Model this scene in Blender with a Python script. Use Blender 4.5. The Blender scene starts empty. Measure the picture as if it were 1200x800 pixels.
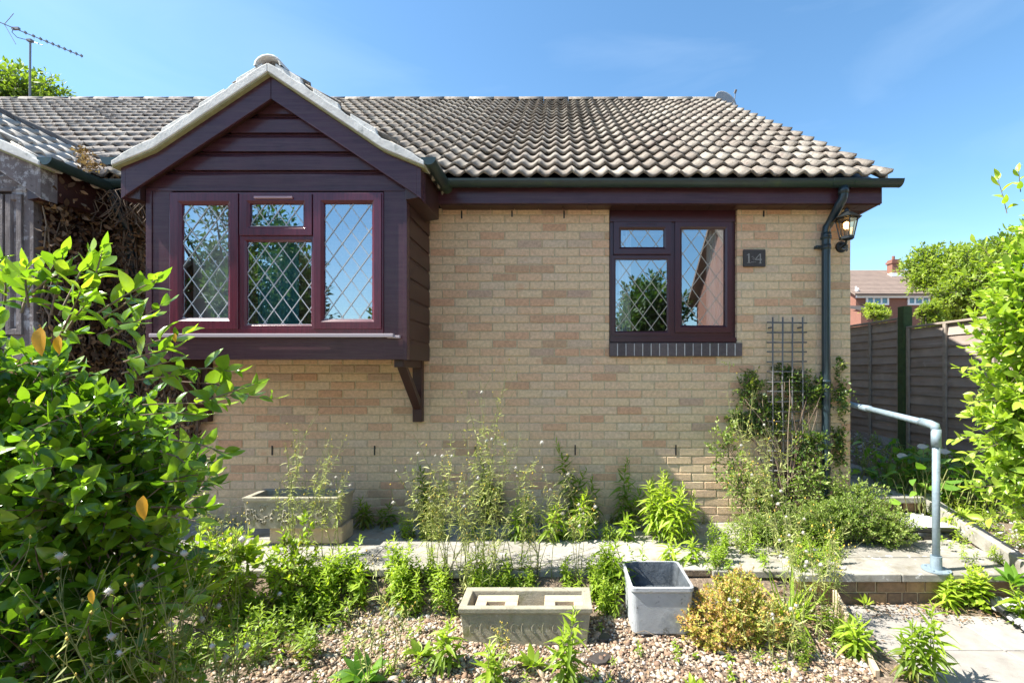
import bpy, math, random
import numpy as np
from mathutils import Vector, Matrix
R = math.radians
SC = bpy.context.scene
COL = SC.collection
# ------------------------------------------------------------------ camera
F, VX, VY, CZ = 560.0, 655.0, 435.0, 1.36      # focal length and principal point in photo pixels, eye height
cam = bpy.data.cameras.new('camera'); co = bpy.data.objects.new('camera', cam); COL.objects.link(co)
co.location = (0, 0, CZ); co.rotation_euler = (R(90), 0, 0)
cam.sensor_width = 36; cam.lens = F/1200*36
cam.shift_x = (600-VX)/1200; cam.shift_y = (VY-400)/1200
cam.clip_start = 0.05; cam.clip_end = 1500
SC.camera = co
# ------------------------------------------------------------------ sky, sun, exposure
SUN = Vector((-1, -.155, 1.28)).normalized()
w = bpy.data.worlds.new('World'); SC.world = w; w.use_nodes = True
wt = w.node_tree; bgn = wt.nodes['Background']
sk = wt.nodes.new('ShaderNodeTexSky'); sk.sky_type = 'NISHITA'; sk.sun_disc = False
sk.sun_elevation = math.asin(SUN.z); sk.sun_rotation = math.atan2(SUN.x, SUN.y) % (2*math.pi)
sk.air_density = 1.0; sk.dust_density = .45; sk.ozone_density = 2.4
# thin high cloud, a property of the sky itself
tc = wt.nodes.new('ShaderNodeTexCoord'); mp = wt.nodes.new('ShaderNodeMapping'); mp.inputs['Scale'].default_value = (1.2, 2.0, 5.0)
mp.inputs['Rotation'].default_value = (0.3, 0.5, 0.2)
cn = wt.nodes.new('ShaderNodeTexNoise'); cn.inputs['Scale'].default_value = 1.6; cn.inputs['Detail'].default_value = 7; cn.inputs['Distortion'].default_value = .6
cr = wt.nodes.new('ShaderNodeValToRGB'); cr.color_ramp.elements[0].position = .45; cr.color_ramp.elements[1].position = .85
cr.color_ramp.elements[1].color = (.16, .16, .16, 1)
mx = wt.nodes.new('ShaderNodeMix'); mx.data_type = 'RGBA'; mx.inputs[7].default_value = (5, 5.8, 6.6, 1)
L = wt.links.new
L(tc.outputs['Generated'], mp.inputs[0]); L(mp.outputs[0], cn.inputs['Vector']); L(cn.outputs[0], cr.inputs[0])
hs = wt.nodes.new('ShaderNodeHueSaturation'); hs.inputs['Hue'].default_value = .492; hs.inputs['Saturation'].default_value = 1.14
L(sk.outputs[0], hs.inputs['Color']); L(cr.outputs[0], mx.inputs[0]); L(hs.outputs[0], mx.inputs[6]); L(mx.outputs[2], bgn.inputs[0])
bgn.inputs[1].default_value = 0.098
sl = bpy.data.lights.new('sun', 'SUN'); sl.energy = 4.9; sl.angle = R(.53); sl.color = (1, .95, .86)
so = bpy.data.objects.new('sun', sl); COL.objects.link(so); so.location = (-8, -3, 10)
so.rotation_euler = SUN.to_track_quat('Z', 'Y').to_euler()
SC.view_settings.view_transform = 'Standard'; SC.view_settings.look = 'None'
SC.view_settings.gamma = 1; SC.view_settings.use_curve_mapping = False
SC.view_settings.exposure = 1.52
SC.render.engine = 'CYCLES'
SC.cycles.use_denoising = True; SC.cycles.max_bounces = 8; SC.cycles.transparent_max_bounces = 12
SC.cycles.diffuse_bounces = 4; SC.cycles.glossy_bounces = 4

def P(px, py, d):                     # a point of the photo at distance d
    return Vector(((px-VX)/F*d, d, CZ+(VY-py)/F*d))
rng = random.Random(7); nr = np.random.default_rng(7)

# ------------------------------------------------------------------ mesh builder
class MB:
    def __init__(s): s.v = []; s.n = 0; s.li = []; s.lt = []; s.t = []
    def add(s, v, f, tone=.5):
        v = np.asarray(v, dtype=np.float64).reshape(-1, 3)
        s.v.append(v); s.li.append(np.array([i for q in f for i in q], dtype=np.int64)+s.n)
        s.lt.append(np.array([len(q) for q in f], dtype=np.int64))
        s.t.append(np.full(len(v), tone, dtype=np.float64) if np.isscalar(tone) else np.asarray(tone, dtype=np.float64))
        s.n += len(v)
    def inst(s, tv, tf, M, pos, tone, vt=None):
        K = len(pos)
        if K == 0: return
        tv = np.asarray(tv, dtype=np.float64); n = len(tv)
        v = np.einsum('kij,nj->kni', M, tv)+pos[:, None, :]
        s.v.append(v.reshape(-1, 3))
        li = np.array([i for q in tf for i in q], dtype=np.int64)
        s.li.append((li[None, :]+(np.arange(K)*n)[:, None]).ravel()+s.n)
        s.lt.append(np.tile(np.array([len(q) for q in tf], dtype=np.int64), K))
        tt = np.repeat(np.asarray(tone, dtype=np.float64), n)
        s.t.append(tt); s.n += K*n
    def build(s, name, m, parent=None, smooth=False, bevel=0, seg=2, loc=None):
        me = bpy.data.meshes.new(name)
        v = np.concatenate(s.v); li = np.concatenate(s.li); lt = np.concatenate(s.lt); t = np.concatenate(s.t)
        if loc is not None: v = v-np.array(loc)
        me.vertices.add(len(v)); me.vertices.foreach_set('co', v.ravel())
        me.loops.add(len(li)); me.loops.foreach_set('vertex_index', li.astype(np.int32))
        me.polygons.add(len(lt)); me.polygons.foreach_set('loop_start', (np.cumsum(lt)-lt).astype(np.int32))
        me.update(calc_edges=True)
        a = me.attributes.new('tone', 'FLOAT', 'POINT'); a.data.foreach_set('value', t.astype(np.float32))
        me.polygons.foreach_set('use_smooth', np.full(len(lt), bool(smooth)))
        me.materials.append(m)
        o = bpy.data.objects.new(name, me); COL.objects.link(o)
        if loc is not None: o.location = loc
        if parent: o.parent = parent
        if bevel:
            b = o.modifiers.new('bevel', 'BEVEL'); b.width = bevel; b.segments = seg; b.limit_method = 'ANGLE'; b.angle_limit = R(40)
            b.harden_normals = False
        return o
def thing(name, label, cat, loc=(0, 0, 0), group=None):
    o = bpy.data.objects.new(name, None); COL.objects.link(o); o.location = loc; o.empty_display_size = .1
    return tag(o, label, cat, group)
def tag(o, label, cat, group=None, kind=None):
    o['label'] = label; o['category'] = cat
    if group: o['group'] = group
    if kind: o['kind'] = kind
    return o
def struct(o, label, cat): o['kind'] = 'structure'; o['label'] = label; o['category'] = cat; return o

BF = [(0, 3, 2, 1), (4, 5, 6, 7), (0, 1, 5, 4), (1, 2, 6, 5), (2, 3, 7, 6), (3, 0, 4, 7)]
def box(mb, x0, x1, y0, y1, z0, z1, tone=.5):
    mb.add([(x0, y0, z0), (x1, y0, z0), (x1, y1, z0), (x0, y1, z0), (x0, y0, z1), (x1, y0, z1), (x1, y1, z1), (x0, y1, z1)], BF, tone)
def sheet(mb, x0, x1, y, z0, z1): mb.add([(x0, y, z0), (x1, y, z0), (x1, y, z1), (x0, y, z1)], [(0, 1, 2, 3)])
def prism(mb, poly, y0, y1, tone=.5):          # polygon in XZ (counter-clockwise seen from -Y), extruded along Y
    n = len(poly)
    v = [(x, y0, z) for x, z in poly]+[(x, y1, z) for x, z in poly]
    f = [tuple(range(n)), tuple(range(2*n-1, n-1, -1))]+[(i, i+n, (i+1) % n+n, (i+1) % n) for i in range(n)]
    mb.add(v, f, tone)
def extr(mb, poly, fn, tone=.5):               # polygon of (a,b), fn(a,b,k) -> xyz for the two ends k=0,1
    n = len(poly)
    v = [fn(a, b, 0) for a, b in poly]+[fn(a, b, 1) for a, b in poly]
    f = [tuple(range(n)), tuple(range(2*n-1, n-1, -1))]+[(i, i+n, (i+1) % n+n, (i+1) % n) for i in range(n)]
    mb.add(v, f, tone)
def tube(mb, pts, r, sides=8, tone=.5, caps=True):
    pts = [Vector(p) for p in pts]; n = len(pts)
    if not hasattr(r, '__len__'): r = [r]*n
    vs = []; ref = None
    for i, p in enumerate(pts):
        d = (pts[min(i+1, n-1)]-pts[max(i-1, 0)]).normalized()
        if ref is None: ref = d.orthogonal().normalized()
        ref = (ref-d*ref.dot(d)); ref = ref.normalized() if ref.length > 1e-6 else d.orthogonal().normalized()
        b = d.cross(ref)
        for k in range(sides):
            a = 2*math.pi*k/sides
            vs.append(p+(ref*math.cos(a)+b*math.sin(a))*r[i])
    f = []
    for i in range(n-1):
        for k in range(sides):
            k2 = (k+1) % sides
            f.append((i*sides+k, i*sides+k2, (i+1)*sides+k2, (i+1)*sides+k))
    if caps: f.append(tuple(range(sides-1, -1, -1))); f.append(tuple((n-1)*sides+k for k in range(sides)))
    mb.add([tuple(v) for v in vs], f, tone)
def arc(c, r, a0, a1, n, fn): return [fn(c[0]+r*math.cos(a0+(a1-a0)*i/n), c[1]+r*math.sin(a0+(a1-a0)*i/n)) for i in range(n+1)]
def frame(mb, x0, x1, z0, z1, prof, tone=.5):  # mitred frame; prof = [(inset, y)...] closed loop
    rings = []
    for ins, y in prof:
        rings.append([(x0+ins, y, z0+ins), (x1-ins, y, z0+ins), (x1-ins, y, z1-ins), (x0+ins, y, z1-ins)])
    v = [p for r_ in rings for p in r_]; m = len(prof); f = []
    for i in range(m):
        j = (i+1) % m
        for k in range(4):
            k2 = (k+1) % 4
            f.append((i*4+k, i*4+k2, j*4+k2, j*4+k))
    mb.add(v, f, tone)
def clip_seg(x0, x1, z0, z1, p, q):
    t0, t1 = 0, 1; dx, dz = q[0]-p[0], q[1]-p[1]
    for pp, qq in ((-dx, p[0]-x0), (dx, x1-p[0]), (-dz, p[1]-z0), (dz, z1-p[1])):
        if abs(pp) < 1e-9:
            if qq < 0: return None
            continue
        t = qq/pp
        if pp < 0: t0 = max(t0, t)
        else: t1 = min(t1, t)
    if t0 >= t1: return None
    return (p[0]+dx*t0, p[1]+dz*t0), (p[0]+dx*t1, p[1]+dz*t1)
def lead(mb, x0, x1, z0, z1, y, pw, ph, wd=.009, ox=0, oz=0):
    n = int((x1-x0)/pw+(z1-z0)/ph)+4
    for sgn in (1, -1):
        for k in range(-n, n+1):
            p = (x0+ox+k*pw-pw*n, z0+oz-sgn*ph*n); q = (x0+ox+k*pw+pw*n, z0+oz+sgn*ph*n)
            c = clip_seg(x0, x1, z0, z1, p, q)
            if not c: continue
            (ax, az), (bx, bz) = c; l = math.hypot(bx-ax, bz-az)
            if l < .01: continue
            nx, nz = -(bz-az)/l*wd/2, (bx-ax)/l*wd/2
            yy = y-.0015 if sgn > 0 else y
            poly = [(ax-nx, az-nz), (bx-nx, bz-nz), (bx+nx, bz+nz), (ax+nx, az+nz)]
            prism(mb, poly, yy-.003, yy, rng.random())

# ------------------------------------------------------------------ materials
def mat(name, col=(.5, .5, .5), rough=.6, ramp=None, nscale=0, namt=.25, bump=0, bscale=60, spec=.5, trans=0, transcol=None,
        metal=0, patch=None, coat=0, streak=None, detail=6, ndist=0, dirt=False):
    m = bpy.data.materials.new(name); m.use_nodes = True; t = m.node_tree; N = t.nodes; LN = t.links.new
    b = N['Principled BSDF']; b.inputs['Roughness'].default_value = rough; b.inputs['Metallic'].default_value = metal
    b.inputs['Specular IOR Level'].default_value = spec; b.inputs['Coat Weight'].default_value = coat
    tcn = N.new('ShaderNodeTexCoord')
    if ramp:
        at = N.new('ShaderNodeAttribute'); at.attribute_name = 'tone'
        rp = N.new('ShaderNodeValToRGB'); el = rp.color_ramp.elements
        while len(el) > 1: el.remove(el[0])
        el[0].position = ramp[0][0]; el[0].color = (*ramp[0][1], 1)
        for p_, c_ in ramp[1:]:
            e = el.new(p_); e.color = (*c_, 1)
        LN(at.outputs['Fac'], rp.inputs[0]); c = rp.outputs[0]
    else:
        rgb = N.new('ShaderNodeRGB'); rgb.outputs[0].default_value = (*col, 1); c = rgb.outputs[0]
    if nscale:
        nz = N.new('ShaderNodeTexNoise'); nz.inputs['Scale'].default_value = nscale; nz.inputs['Detail'].default_value = detail
        nz.inputs['Roughness'].default_value = .65; nz.inputs['Distortion'].default_value = ndist
        LN(tcn.outputs['Object'], nz.inputs['Vector'])
        mr = N.new('ShaderNodeMapRange'); mr.inputs[1].default_value = .3; mr.inputs[2].default_value = .7
        mr.inputs[3].default_value = 1-namt; mr.inputs[4].default_value = 1+namt
        LN(nz.outputs[0], mr.inputs[0])
        mu = N.new('ShaderNodeVectorMath'); mu.operation = 'SCALE'; LN(c, mu.inputs[0]); LN(mr.outputs[0], mu.inputs['Scale']); c = mu.outputs[0]
    for (pc, ps, pt, pw_) in (patch or []):       # patches of another colour: colour, scale, threshold, softness
        nz = N.new('ShaderNodeTexNoise'); nz.inputs['Scale'].default_value = ps; nz.inputs['Detail'].default_value = 5; nz.inputs['Roughness'].default_value = .7
        LN(tcn.outputs['Object'], nz.inputs['Vector'])
        mr = N.new('ShaderNodeMapRange'); mr.inputs[1].default_value = pt; mr.inputs[2].default_value = pt+pw_; LN(nz.outputs[0], mr.inputs[0])
        mi = N.new('ShaderNodeMix'); mi.data_type = 'RGBA'; mi.inputs[7].default_value = (*pc, 1)
        LN(mr.outputs[0], mi.inputs[0]); LN(c, mi.inputs[6]); c = mi.outputs[2]
    if streak:                                    # wood grain: colour, stretch vector
        mpp = N.new('ShaderNodeMapping'); mpp.inputs['Scale'].default_value = streak[1]; LN(tcn.outputs['Object'], mpp.inputs[0])
        nz = N.new('ShaderNodeTexNoise'); nz.inputs['Scale'].default_value = 1; nz.inputs['Detail'].default_value = 8; nz.inputs['Roughness'].default_value = .7
        LN(mpp.outputs[0], nz.inputs['Vector'])
        mr = N.new('ShaderNodeMapRange'); mr.inputs[1].default_value = .42; mr.inputs[2].default_value = .68; LN(nz.outputs[0], mr.inputs[0])
        mi = N.new('ShaderNodeMix'); mi.data_type = 'RGBA'; mi.inputs[7].default_value = (*streak[0], 1)
        LN(mr.outputs[0], mi.inputs[0]); LN(c, mi.inputs[6]); c = mi.outputs[2]
    if dirt:                                      # rain splash and soil staining at the foot of the wall
        sp = N.new('ShaderNodeSeparateXYZ'); LN(tcn.outputs['Object'], sp.inputs[0])
        nz = N.new('ShaderNodeTexNoise'); nz.inputs['Scale'].default_value = 2.6; nz.inputs['Detail'].default_value = 7; nz.inputs['Roughness'].default_value = .7
        LN(tcn.outputs['Object'], nz.inputs['Vector'])
        ad = N.new('ShaderNodeMath'); ad.operation = 'MULTIPLY_ADD'; ad.inputs[1].default_value = 1.1; LN(nz.outputs[0], ad.inputs[0]); ad.inputs[2].default_value = -.28
        sb_ = N.new('ShaderNodeMath'); sb_.operation = 'SUBTRACT'; LN(ad.outputs[0], sb_.inputs[0]); LN(sp.outputs['Z'], sb_.inputs[1])
        mr = N.new('ShaderNodeMapRange'); mr.inputs[1].default_value = -.1; mr.inputs[2].default_value = .35; mr.inputs[3].default_value = 0; mr.inputs[4].default_value = .62; LN(sb_.outputs[0], mr.inputs[0])
        mi = N.new('ShaderNodeMix'); mi.data_type = 'RGBA'; mi.inputs[7].default_value = (.27, .22, .155, 1)
        LN(mr.outputs[0], mi.inputs[0]); LN(c, mi.inputs[6]); c = mi.outputs[2]
    LN(c, b.inputs['Base Color'])
    if bump:
        nz = N.new('ShaderNodeTexNoise'); nz.inputs['Scale'].default_value = bscale; nz.inputs['Detail'].default_value = 8; nz.inputs['Roughness'].default_value = .7
        LN(tcn.outputs['Object'], nz.inputs['Vector'])
        bp = N.new('ShaderNodeBump'); bp.inputs['Strength'].default_value = 1; bp.inputs['Distance'].default_value = bump
        LN(nz.outputs[0], bp.inputs['Height']); LN(bp.outputs[0], b.inputs['Normal'])
    if trans:
        tr = N.new('ShaderNodeBsdfTranslucent'); ms = N.new('ShaderNodeMixShader'); ms.inputs[0].default_value = trans
        vm = N.new('ShaderNodeVectorMath'); vm.operation = 'MULTIPLY'; vm.inputs[1].default_value = transcol or (1.9, 2.0, .7)
        LN(c, vm.inputs[0]); LN(vm.outputs[0], tr.inputs[0]); LN(b.outputs[0], ms.inputs[1]); LN(tr.outputs[0], ms.inputs[2])
        LN(ms.outputs[0], N['Material Output'].inputs[0])
    return m
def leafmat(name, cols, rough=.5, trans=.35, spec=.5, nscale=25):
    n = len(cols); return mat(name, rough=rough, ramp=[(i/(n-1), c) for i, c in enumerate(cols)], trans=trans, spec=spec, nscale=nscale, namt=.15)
M = {}
M['brick'] = mat('buff_brick', rough=.9, ramp=[(0, (.52, .345, .21)), (.06, (.63, .37, .225)), (.18, (.69, .46, .285)), (.35, (.71, .515, .32)), (.65, (.70, .525, .33)),
     (.82, (.70, .475, .31)), (.93, (.68, .53, .36)), (1, (.52, .355, .25))], nscale=38, namt=.2, bump=.0045, bscale=100,
     patch=[((.64, .37, .22), 6, .60, .14), ((.44, .33, .23), 90, .66, .1)], dirt=True)
M['mortar'] = mat('mortar', (.52, .42, .27), .95, nscale=40, namt=.22, bump=.004, bscale=90)
M['bluebrick'] = mat('dark_sill_brick', rough=.7, ramp=[(0, (.075, .06, .062)), (1, (.12, .095, .095))], nscale=40, namt=.2, bump=.001, bscale=120)
M['whitemortar'] = mat('pale_mortar', (.6, .58, .56), .9, nscale=60, namt=.15)
M['purple'] = mat('purple_brown_wood_paint', (.062, .023, .033), .27, nscale=5, namt=.25, bump=.0009, bscale=45, streak=((.085, .042, .045), (2.2, 30, 42)), patch=[((.13, .095, .09), 60, .72, .04)], spec=.38)
M['sidewood'] = mat('brown_side_cladding', (.045, .017, .014), .4, nscale=8, namt=.25, bump=.0006, bscale=60)
M['mahog'] = mat('mahogany_window_frame', (.105, .012, .026), .24, nscale=4, namt=.15, bump=.0003, bscale=90, spec=.6, streak=((.06, .008, .018), (60, 60, 3)))
M['mahog2'] = mat('dark_mahogany_window_frame', (.05, .011, .018), .28, nscale=4, namt=.15, bump=.0003, bscale=90, spec=.6)
M['tile'] = mat('weathered_concrete_tile', rough=.93, ramp=[(0, (.11, .088, .072)), (.3, (.175, .148, .12)), (.7, (.225, .197, .163)), (1, (.29, .26, .215))],
     nscale=16, namt=.32, bump=.004, bscale=70, patch=[((.16, .12, .10), 5, .60, .06), ((.36, .34, .295), 30, .60, .06), ((.07, .058, .042), 13, .60, .05), ((.08, .065, .055), 3.1, .60, .08), ((.26, .17, .08), 9, .70, .04)])
M['tiledim'] = mat('dimmed_weathered_concrete_tile', rough=.93, ramp=[(0, (.11, .095, .085)), (.5, (.18, .16, .145)), (1, (.26, .24, .215))],
     nscale=16, namt=.28, bump=.004, bscale=70, patch=[((.10, .08, .07), 6, .55, .08), ((.42, .40, .36), 26, .60, .08)])  # weathered tiles, coloured darker because the left roof gets less light
M['tilesunlit'] = mat('sunlit_concrete_tile', rough=.93, ramp=[(0, (.34, .31, .27)), (1, (.50, .47, .42))], nscale=14, namt=.3, bump=.004, bscale=70, patch=[((.12, .09, .07), 7, .60, .08), ((.25, .16, .09), 11, .68, .05)])  # paler copy, sunlight on the neighbour's bay slope put into the colour
M['verge'] = mat('white_grey_verge_mortar', (.60, .60, .565), .9, nscale=9, namt=.2, bump=.003, bscale=50, patch=[((.38, .39, .36), 12, .58, .1), ((.26, .27, .19), 40, .68, .08)])
M['vergeedge'] = mat('lichened_undercloak_edge', (.30, .29, .15), .95, nscale=20, namt=.25)
M['gutter'] = mat('dark_blue_green_plastic', (.022, .042, .042), .3, nscale=3, namt=.25, patch=[((.05, .075, .04), 4, .58, .12)])
M['pipe'] = mat('blue_black_downpipe_plastic', (.018, .034, .042), .3, nscale=5, namt=.15)
M['lead'] = mat('silver_leading', (.48, .50, .50), .5)
M['lead2'] = mat('beige_leading', (.40, .37, .31), .5)
M['silver'] = mat('pale_sill_trim', (.40, .34, .36), .3, spec=.7)
M['vent'] = mat('pale_trickle_vent', (.42, .26, .28), .35)
M['black'] = mat('black_metal_paint', (.012, .014, .014), .35, bump=.0005, bscale=80)
M['slate'] = mat('dark_slate_plaque', (.05, .043, .040), .6, nscale=60, namt=.2, bump=.0005, bscale=200)
M['digit'] = mat('engraved_grey_lettering', (.27, .255, .235), .6, nscale=80, namt=.3)
M['galv'] = mat('galvanised_steel', (.25, .32, .37), .5, metal=.25, nscale=25, namt=.2, bump=.0008, bscale=90, patch=[((.16, .19, .20), 18, .62, .1), ((.22, .12, .06), 9, .72, .05)])
M['trellis'] = mat('grey_wire_trellis', (.14, .135, .13), .6, nscale=30, namt=.2)
M['slab'] = mat('grey_flagstone', rough=.95, ramp=[(0, (.24, .225, .195)), (.5, (.29, .275, .24)), (1, (.33, .31, .275))], nscale=7, namt=.2, bump=.003, bscale=70,
     patch=[((.55, .54, .50), 11, .61, .03), ((.19, .17, .13), 5, .52, .16), ((.13, .12, .10), 14, .64, .06), ((.5, .49, .46), 60, .68, .05), ((.13, .125, .11), 95, .66, .04)])
M['slabpath'] = mat('pinkish_grey_paving', rough=.95, ramp=[(0, (.27, .25, .225)), (1, (.34, .315, .29))], nscale=9, namt=.2, bump=.003, bscale=110,
     patch=[((.19, .165, .145), 10, .63, .05), ((.46, .44, .41), 80, .66, .06), ((.16, .15, .14), 120, .68, .04)])
M['riser'] = mat('brown_step_brick', rough=.9, ramp=[(0, (.11, .08, .06)), (.4, (.22, .14, .08)), (.7, (.33, .21, .10)), (1, (.16, .12, .09))], nscale=30, namt=.25, bump=.003, bscale=80)
M['trough'] = mat('mossy_stone_trough', (.30, .275, .205), .95, nscale=9, namt=.25, bump=.004, bscale=80, patch=[((.20, .20, .09), 8, .56, .12), ((.42, .39, .33), 30, .62, .08), ((.14, .12, .10), 18, .66, .06)])
M['block'] = mat('pale_sandstone_block', (.47, .37, .25), .9, nscale=20, namt=.15, bump=.002, bscale=90)
M['tank'] = mat('pale_grey_planter', (.36, .38, .40), .7, nscale=7, namt=.14, bump=.0015, bscale=90, patch=[((.20, .22, .24), 4, .52, .16), ((.13, .135, .13), 20, .60, .08), ((.17, .17, .10), 7, .62, .1)])
M['innershade'] = mat('planter_inner_shade', (.10, .115, .13), .5, nscale=9, namt=.5, bump=.006, bscale=20, patch=[((.28, .29, .30), 12, .6, .1)])
M['tankin'] = mat('wet_dark_water', (.045, .055, .065), .12, nscale=9, namt=.5, bump=.012, bscale=14, patch=[((.16, .17, .18), 14, .58, .12)])
M['soil'] = mat('dry_soil_and_chips', (.17, .125, .09), .97, nscale=45, namt=.45, bump=.012, bscale=80, patch=[((.34, .27, .20), 70, .56, .06), ((.07, .05, .035), 30, .6, .1)])
M['pebble'] = mat('mixed_pebbles', rough=.8, ramp=[(0, (.11, .075, .055)), (.15, (.23, .14, .09)), (.35, (.31, .22, .145)), (.55, (.37, .285, .20)), (.75, (.43, .36, .275)), (.9, (.33, .30, .27)), (1, (.60, .56, .50))], nscale=90, namt=.15)
M['chips'] = mat('grey_stone_chips', rough=.8, ramp=[(0, (.30, .29, .28)), (1, (.55, .54, .52))])
M['fence'] = mat('weathered_fence_boards', rough=.9, ramp=[(0, (.23, .175, .14)), (.5, (.31, .245, .20)), (1, (.38, .315, .265))], nscale=6, namt=.2, bump=.003, bscale=70,
     streak=((.33, .28, .25), (30, 1.6, 34)), patch=[((.38, .34, .31), 5, .62, .06)])
M['batten'] = mat('grey_fence_batten', (.30, .255, .21), .9, nscale=18, namt=.2, bump=.002, bscale=70)
M['post'] = mat('mossy_green_post', (.045, .075, .022), .9, nscale=14, namt=.3, bump=.003, bscale=60)
M['redbrick'] = mat('far_red_brick', (.22, .10, .07), .9, nscale=14, namt=.18)
M['fartile'] = mat('far_brown_roof_tile', (.21, .155, .125), .9, nscale=2.0, namt=.15, patch=[((.42, .24, .10), 1.1, .66, .1)])
M['white'] = mat('white_painted_upvc', (.8, .8, .8), .4)
M['farglass'] = mat('far_window_glass', (.05, .16, .22), .05, spec=1)
M['peel'] = mat('peeling_white_painted_wood', (.16, .135, .13), .85, nscale=12, namt=.25, bump=.003, bscale=60, patch=[((.42, .41, .41), 9, .53, .08), ((.09, .075, .07), 22, .6, .05)])
M['peelframe'] = mat('weathered_grey_window_wood', (.20, .175, .17), .85, streak=((.07, .055, .055), (40, 40, 4)), nscale=15, namt=.25, bump=.003, bscale=60, patch=[((.42, .41, .42), 9, .6, .08)])
M['lamb'] = None
M['inner'] = mat('room_plaster', (.32, .31, .29), .9)
M['innerfloor'] = mat('room_carpet', (.10, .09, .08), .95)
M['curt_w'] = mat('white_net_curtain', (.80, .82, .77), .9, trans=.3, transcol=(1, 1, 1))
M['curt_t'] = mat('teal_curtain', (.07, .36, .40), .9, trans=.25, transcol=(1, 1, 1))
M['dish'] = mat('grey_dish_mesh', (.28, .29, .30), .55, nscale=40, namt=.15)
M['alu'] = mat('dull_aluminium', (.20, .20, .21), .5, metal=.5)
M['earthfar'] = mat('far_grass', (.07, .10, .03), .95, nscale=3, namt=.3)
M['twig'] = mat('brown_twig', rough=.85, ramp=[(0, (.10, .065, .045)), (1, (.26, .20, .14))], nscale=30, namt=.2)
M['gstem'] = mat('green_stem', rough=.6, ramp=[(0, (.16, .20, .05)), (1, (.36, .36, .15))], trans=.2)
M['bark'] = mat('tree_bark', (.12, .095, .075), .95, nscale=10, namt=.3, bump=.01, bscale=25)
M['fluff'] = mat('white_seed_head', (.62, .60, .53), .9, trans=.3, transcol=(1, 1, 1))
M['yellowfl'] = mat('yellow_flower_head', rough=.7, ramp=[(0, (.30, .28, .09)), (1, (.62, .42, .05))])
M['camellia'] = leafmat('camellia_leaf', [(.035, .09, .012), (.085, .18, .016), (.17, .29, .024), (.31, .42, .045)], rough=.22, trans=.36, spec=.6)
M['yleaf'] = leafmat('yellowed_leaf', [(.60, .30, .02), (.66, .38, .03)], rough=.4, trans=.3)
M['lime'] = leafmat('lime_green_leaf', [(.08, .16, .018), (.15, .26, .025), (.25, .37, .04), (.36, .46, .06)], rough=.42, trans=.33)
M['flea'] = leafmat('fresh_green_weed_leaf', [(.27, .21, .07), (.12, .19, .022), (.20, .30, .024), (.30, .41, .035), (.38, .46, .07)], rough=.5, trans=.4)
M['dull'] = leafmat('grey_green_weed_leaf', [(.14, .18, .04), (.26, .32, .07), (.38, .42, .13), (.48, .48, .22)], rough=.6, trans=.3)
M['hebe'] = leafmat('dark_fine_leaf', [(.05, .09, .015), (.10, .17, .02), (.18, .27, .04), (.30, .37, .10)], rough=.5, trans=.3)
M['climb'] = leafmat('dark_climber_leaf', [(.03, .065, .014), (.06, .12, .02), (.12, .19, .03), (.26, .29, .06)], rough=.42, trans=.22)
M['gold'] = leafmat('gold_and_orange_leaf', [(.14, .21, .03), (.30, .36, .06), (.50, .44, .11), (.54, .33, .16)], rough=.55, trans=.32)
M['hosta'] = leafmat('broad_green_leaf', [(.05, .12, .02), (.09, .20, .03), (.15, .29, .035), (.24, .38, .05)], rough=.38, trans=.38)
M['treeleaf'] = leafmat('far_tree_leaf', [(.06, .11, .018), (.12, .19, .025), (.20, .28, .035), (.28, .35, .05)], rough=.6, trans=.35, nscale=0)
M['darktree'] = leafmat('dark_tree_leaf', [(.02, .05, .012), (.045, .09, .02), (.08, .13, .03)], rough=.6, trans=.3, nscale=0)
M['deadleaf'] = leafmat('dead_brown_leaf', [(.05, .03, .018), (.12, .07, .04), (.24, .15, .085), (.34, .24, .15)], rough=.85, trans=.12)
# glass: clear pane with a strong reflective coating
def glassmat():
    m = bpy.data.materials.new('window_glass'); m.use_nodes = True; t = m.node_tree; N = t.nodes
    for n in list(N):
        if n.type == 'BSDF_PRINCIPLED': N.remove(n)
    g = N.new('ShaderNodeBsdfGlossy'); g.inputs['Roughness'].default_value = 0; g.inputs[0].default_value = (.80, .93, 1, 1)
    tr = N.new('ShaderNodeBsdfTransparent'); tr.inputs[0].default_value = (.97, 1, 1, 1)
    ms = N.new('ShaderNodeMixShader'); ms.inputs[0].default_value = .44
    nz = N.new('ShaderNodeTexNoise'); nz.inputs['Scale'].default_value = 1.6; nz.inputs['Detail'].default_value = 1
    tcn = N.new('ShaderNodeTexCoord'); bp = N.new('ShaderNodeBump'); bp.inputs['Distance'].default_value = .00012; bp.inputs['Strength'].default_value = 1
    K = t.links.new
    K(tcn.outputs['Object'], nz.inputs[0]); K(nz.outputs[0], bp.inputs['Height']); K(bp.outputs[0], g.inputs['Normal'])
    K(tr.outputs[0], ms.inputs[1]); K(g.outputs[0], ms.inputs[2]); K(ms.outputs[0], N['Material Output'].inputs[0])
    return m
M['glass'] = glassmat()
M['lamb'] = glassmat(); M['lamb'].name = 'lamp_pane_glass'
for n_ in M['lamb'].node_tree.nodes:
    if n_.type == 'MIX_SHADER': n_.inputs[0].default_value = .14
    if n_.type == 'BSDF_TRANSPARENT': n_.inputs[0].default_value = (1, .86, .66, 1)
def glowmat():
    m = bpy.data.materials.new('lit_lamp_bulb'); m.use_nodes = True; b = m.node_tree.nodes['Principled BSDF']
    b.inputs['Base Color'].default_value = (1, .7, .3, 1); b.inputs['Emission Color'].default_value = (1, .62, .22, 1); b.inputs['Emission Strength'].default_value = 4
    return m
M['bulb'] = glowmat()

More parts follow.
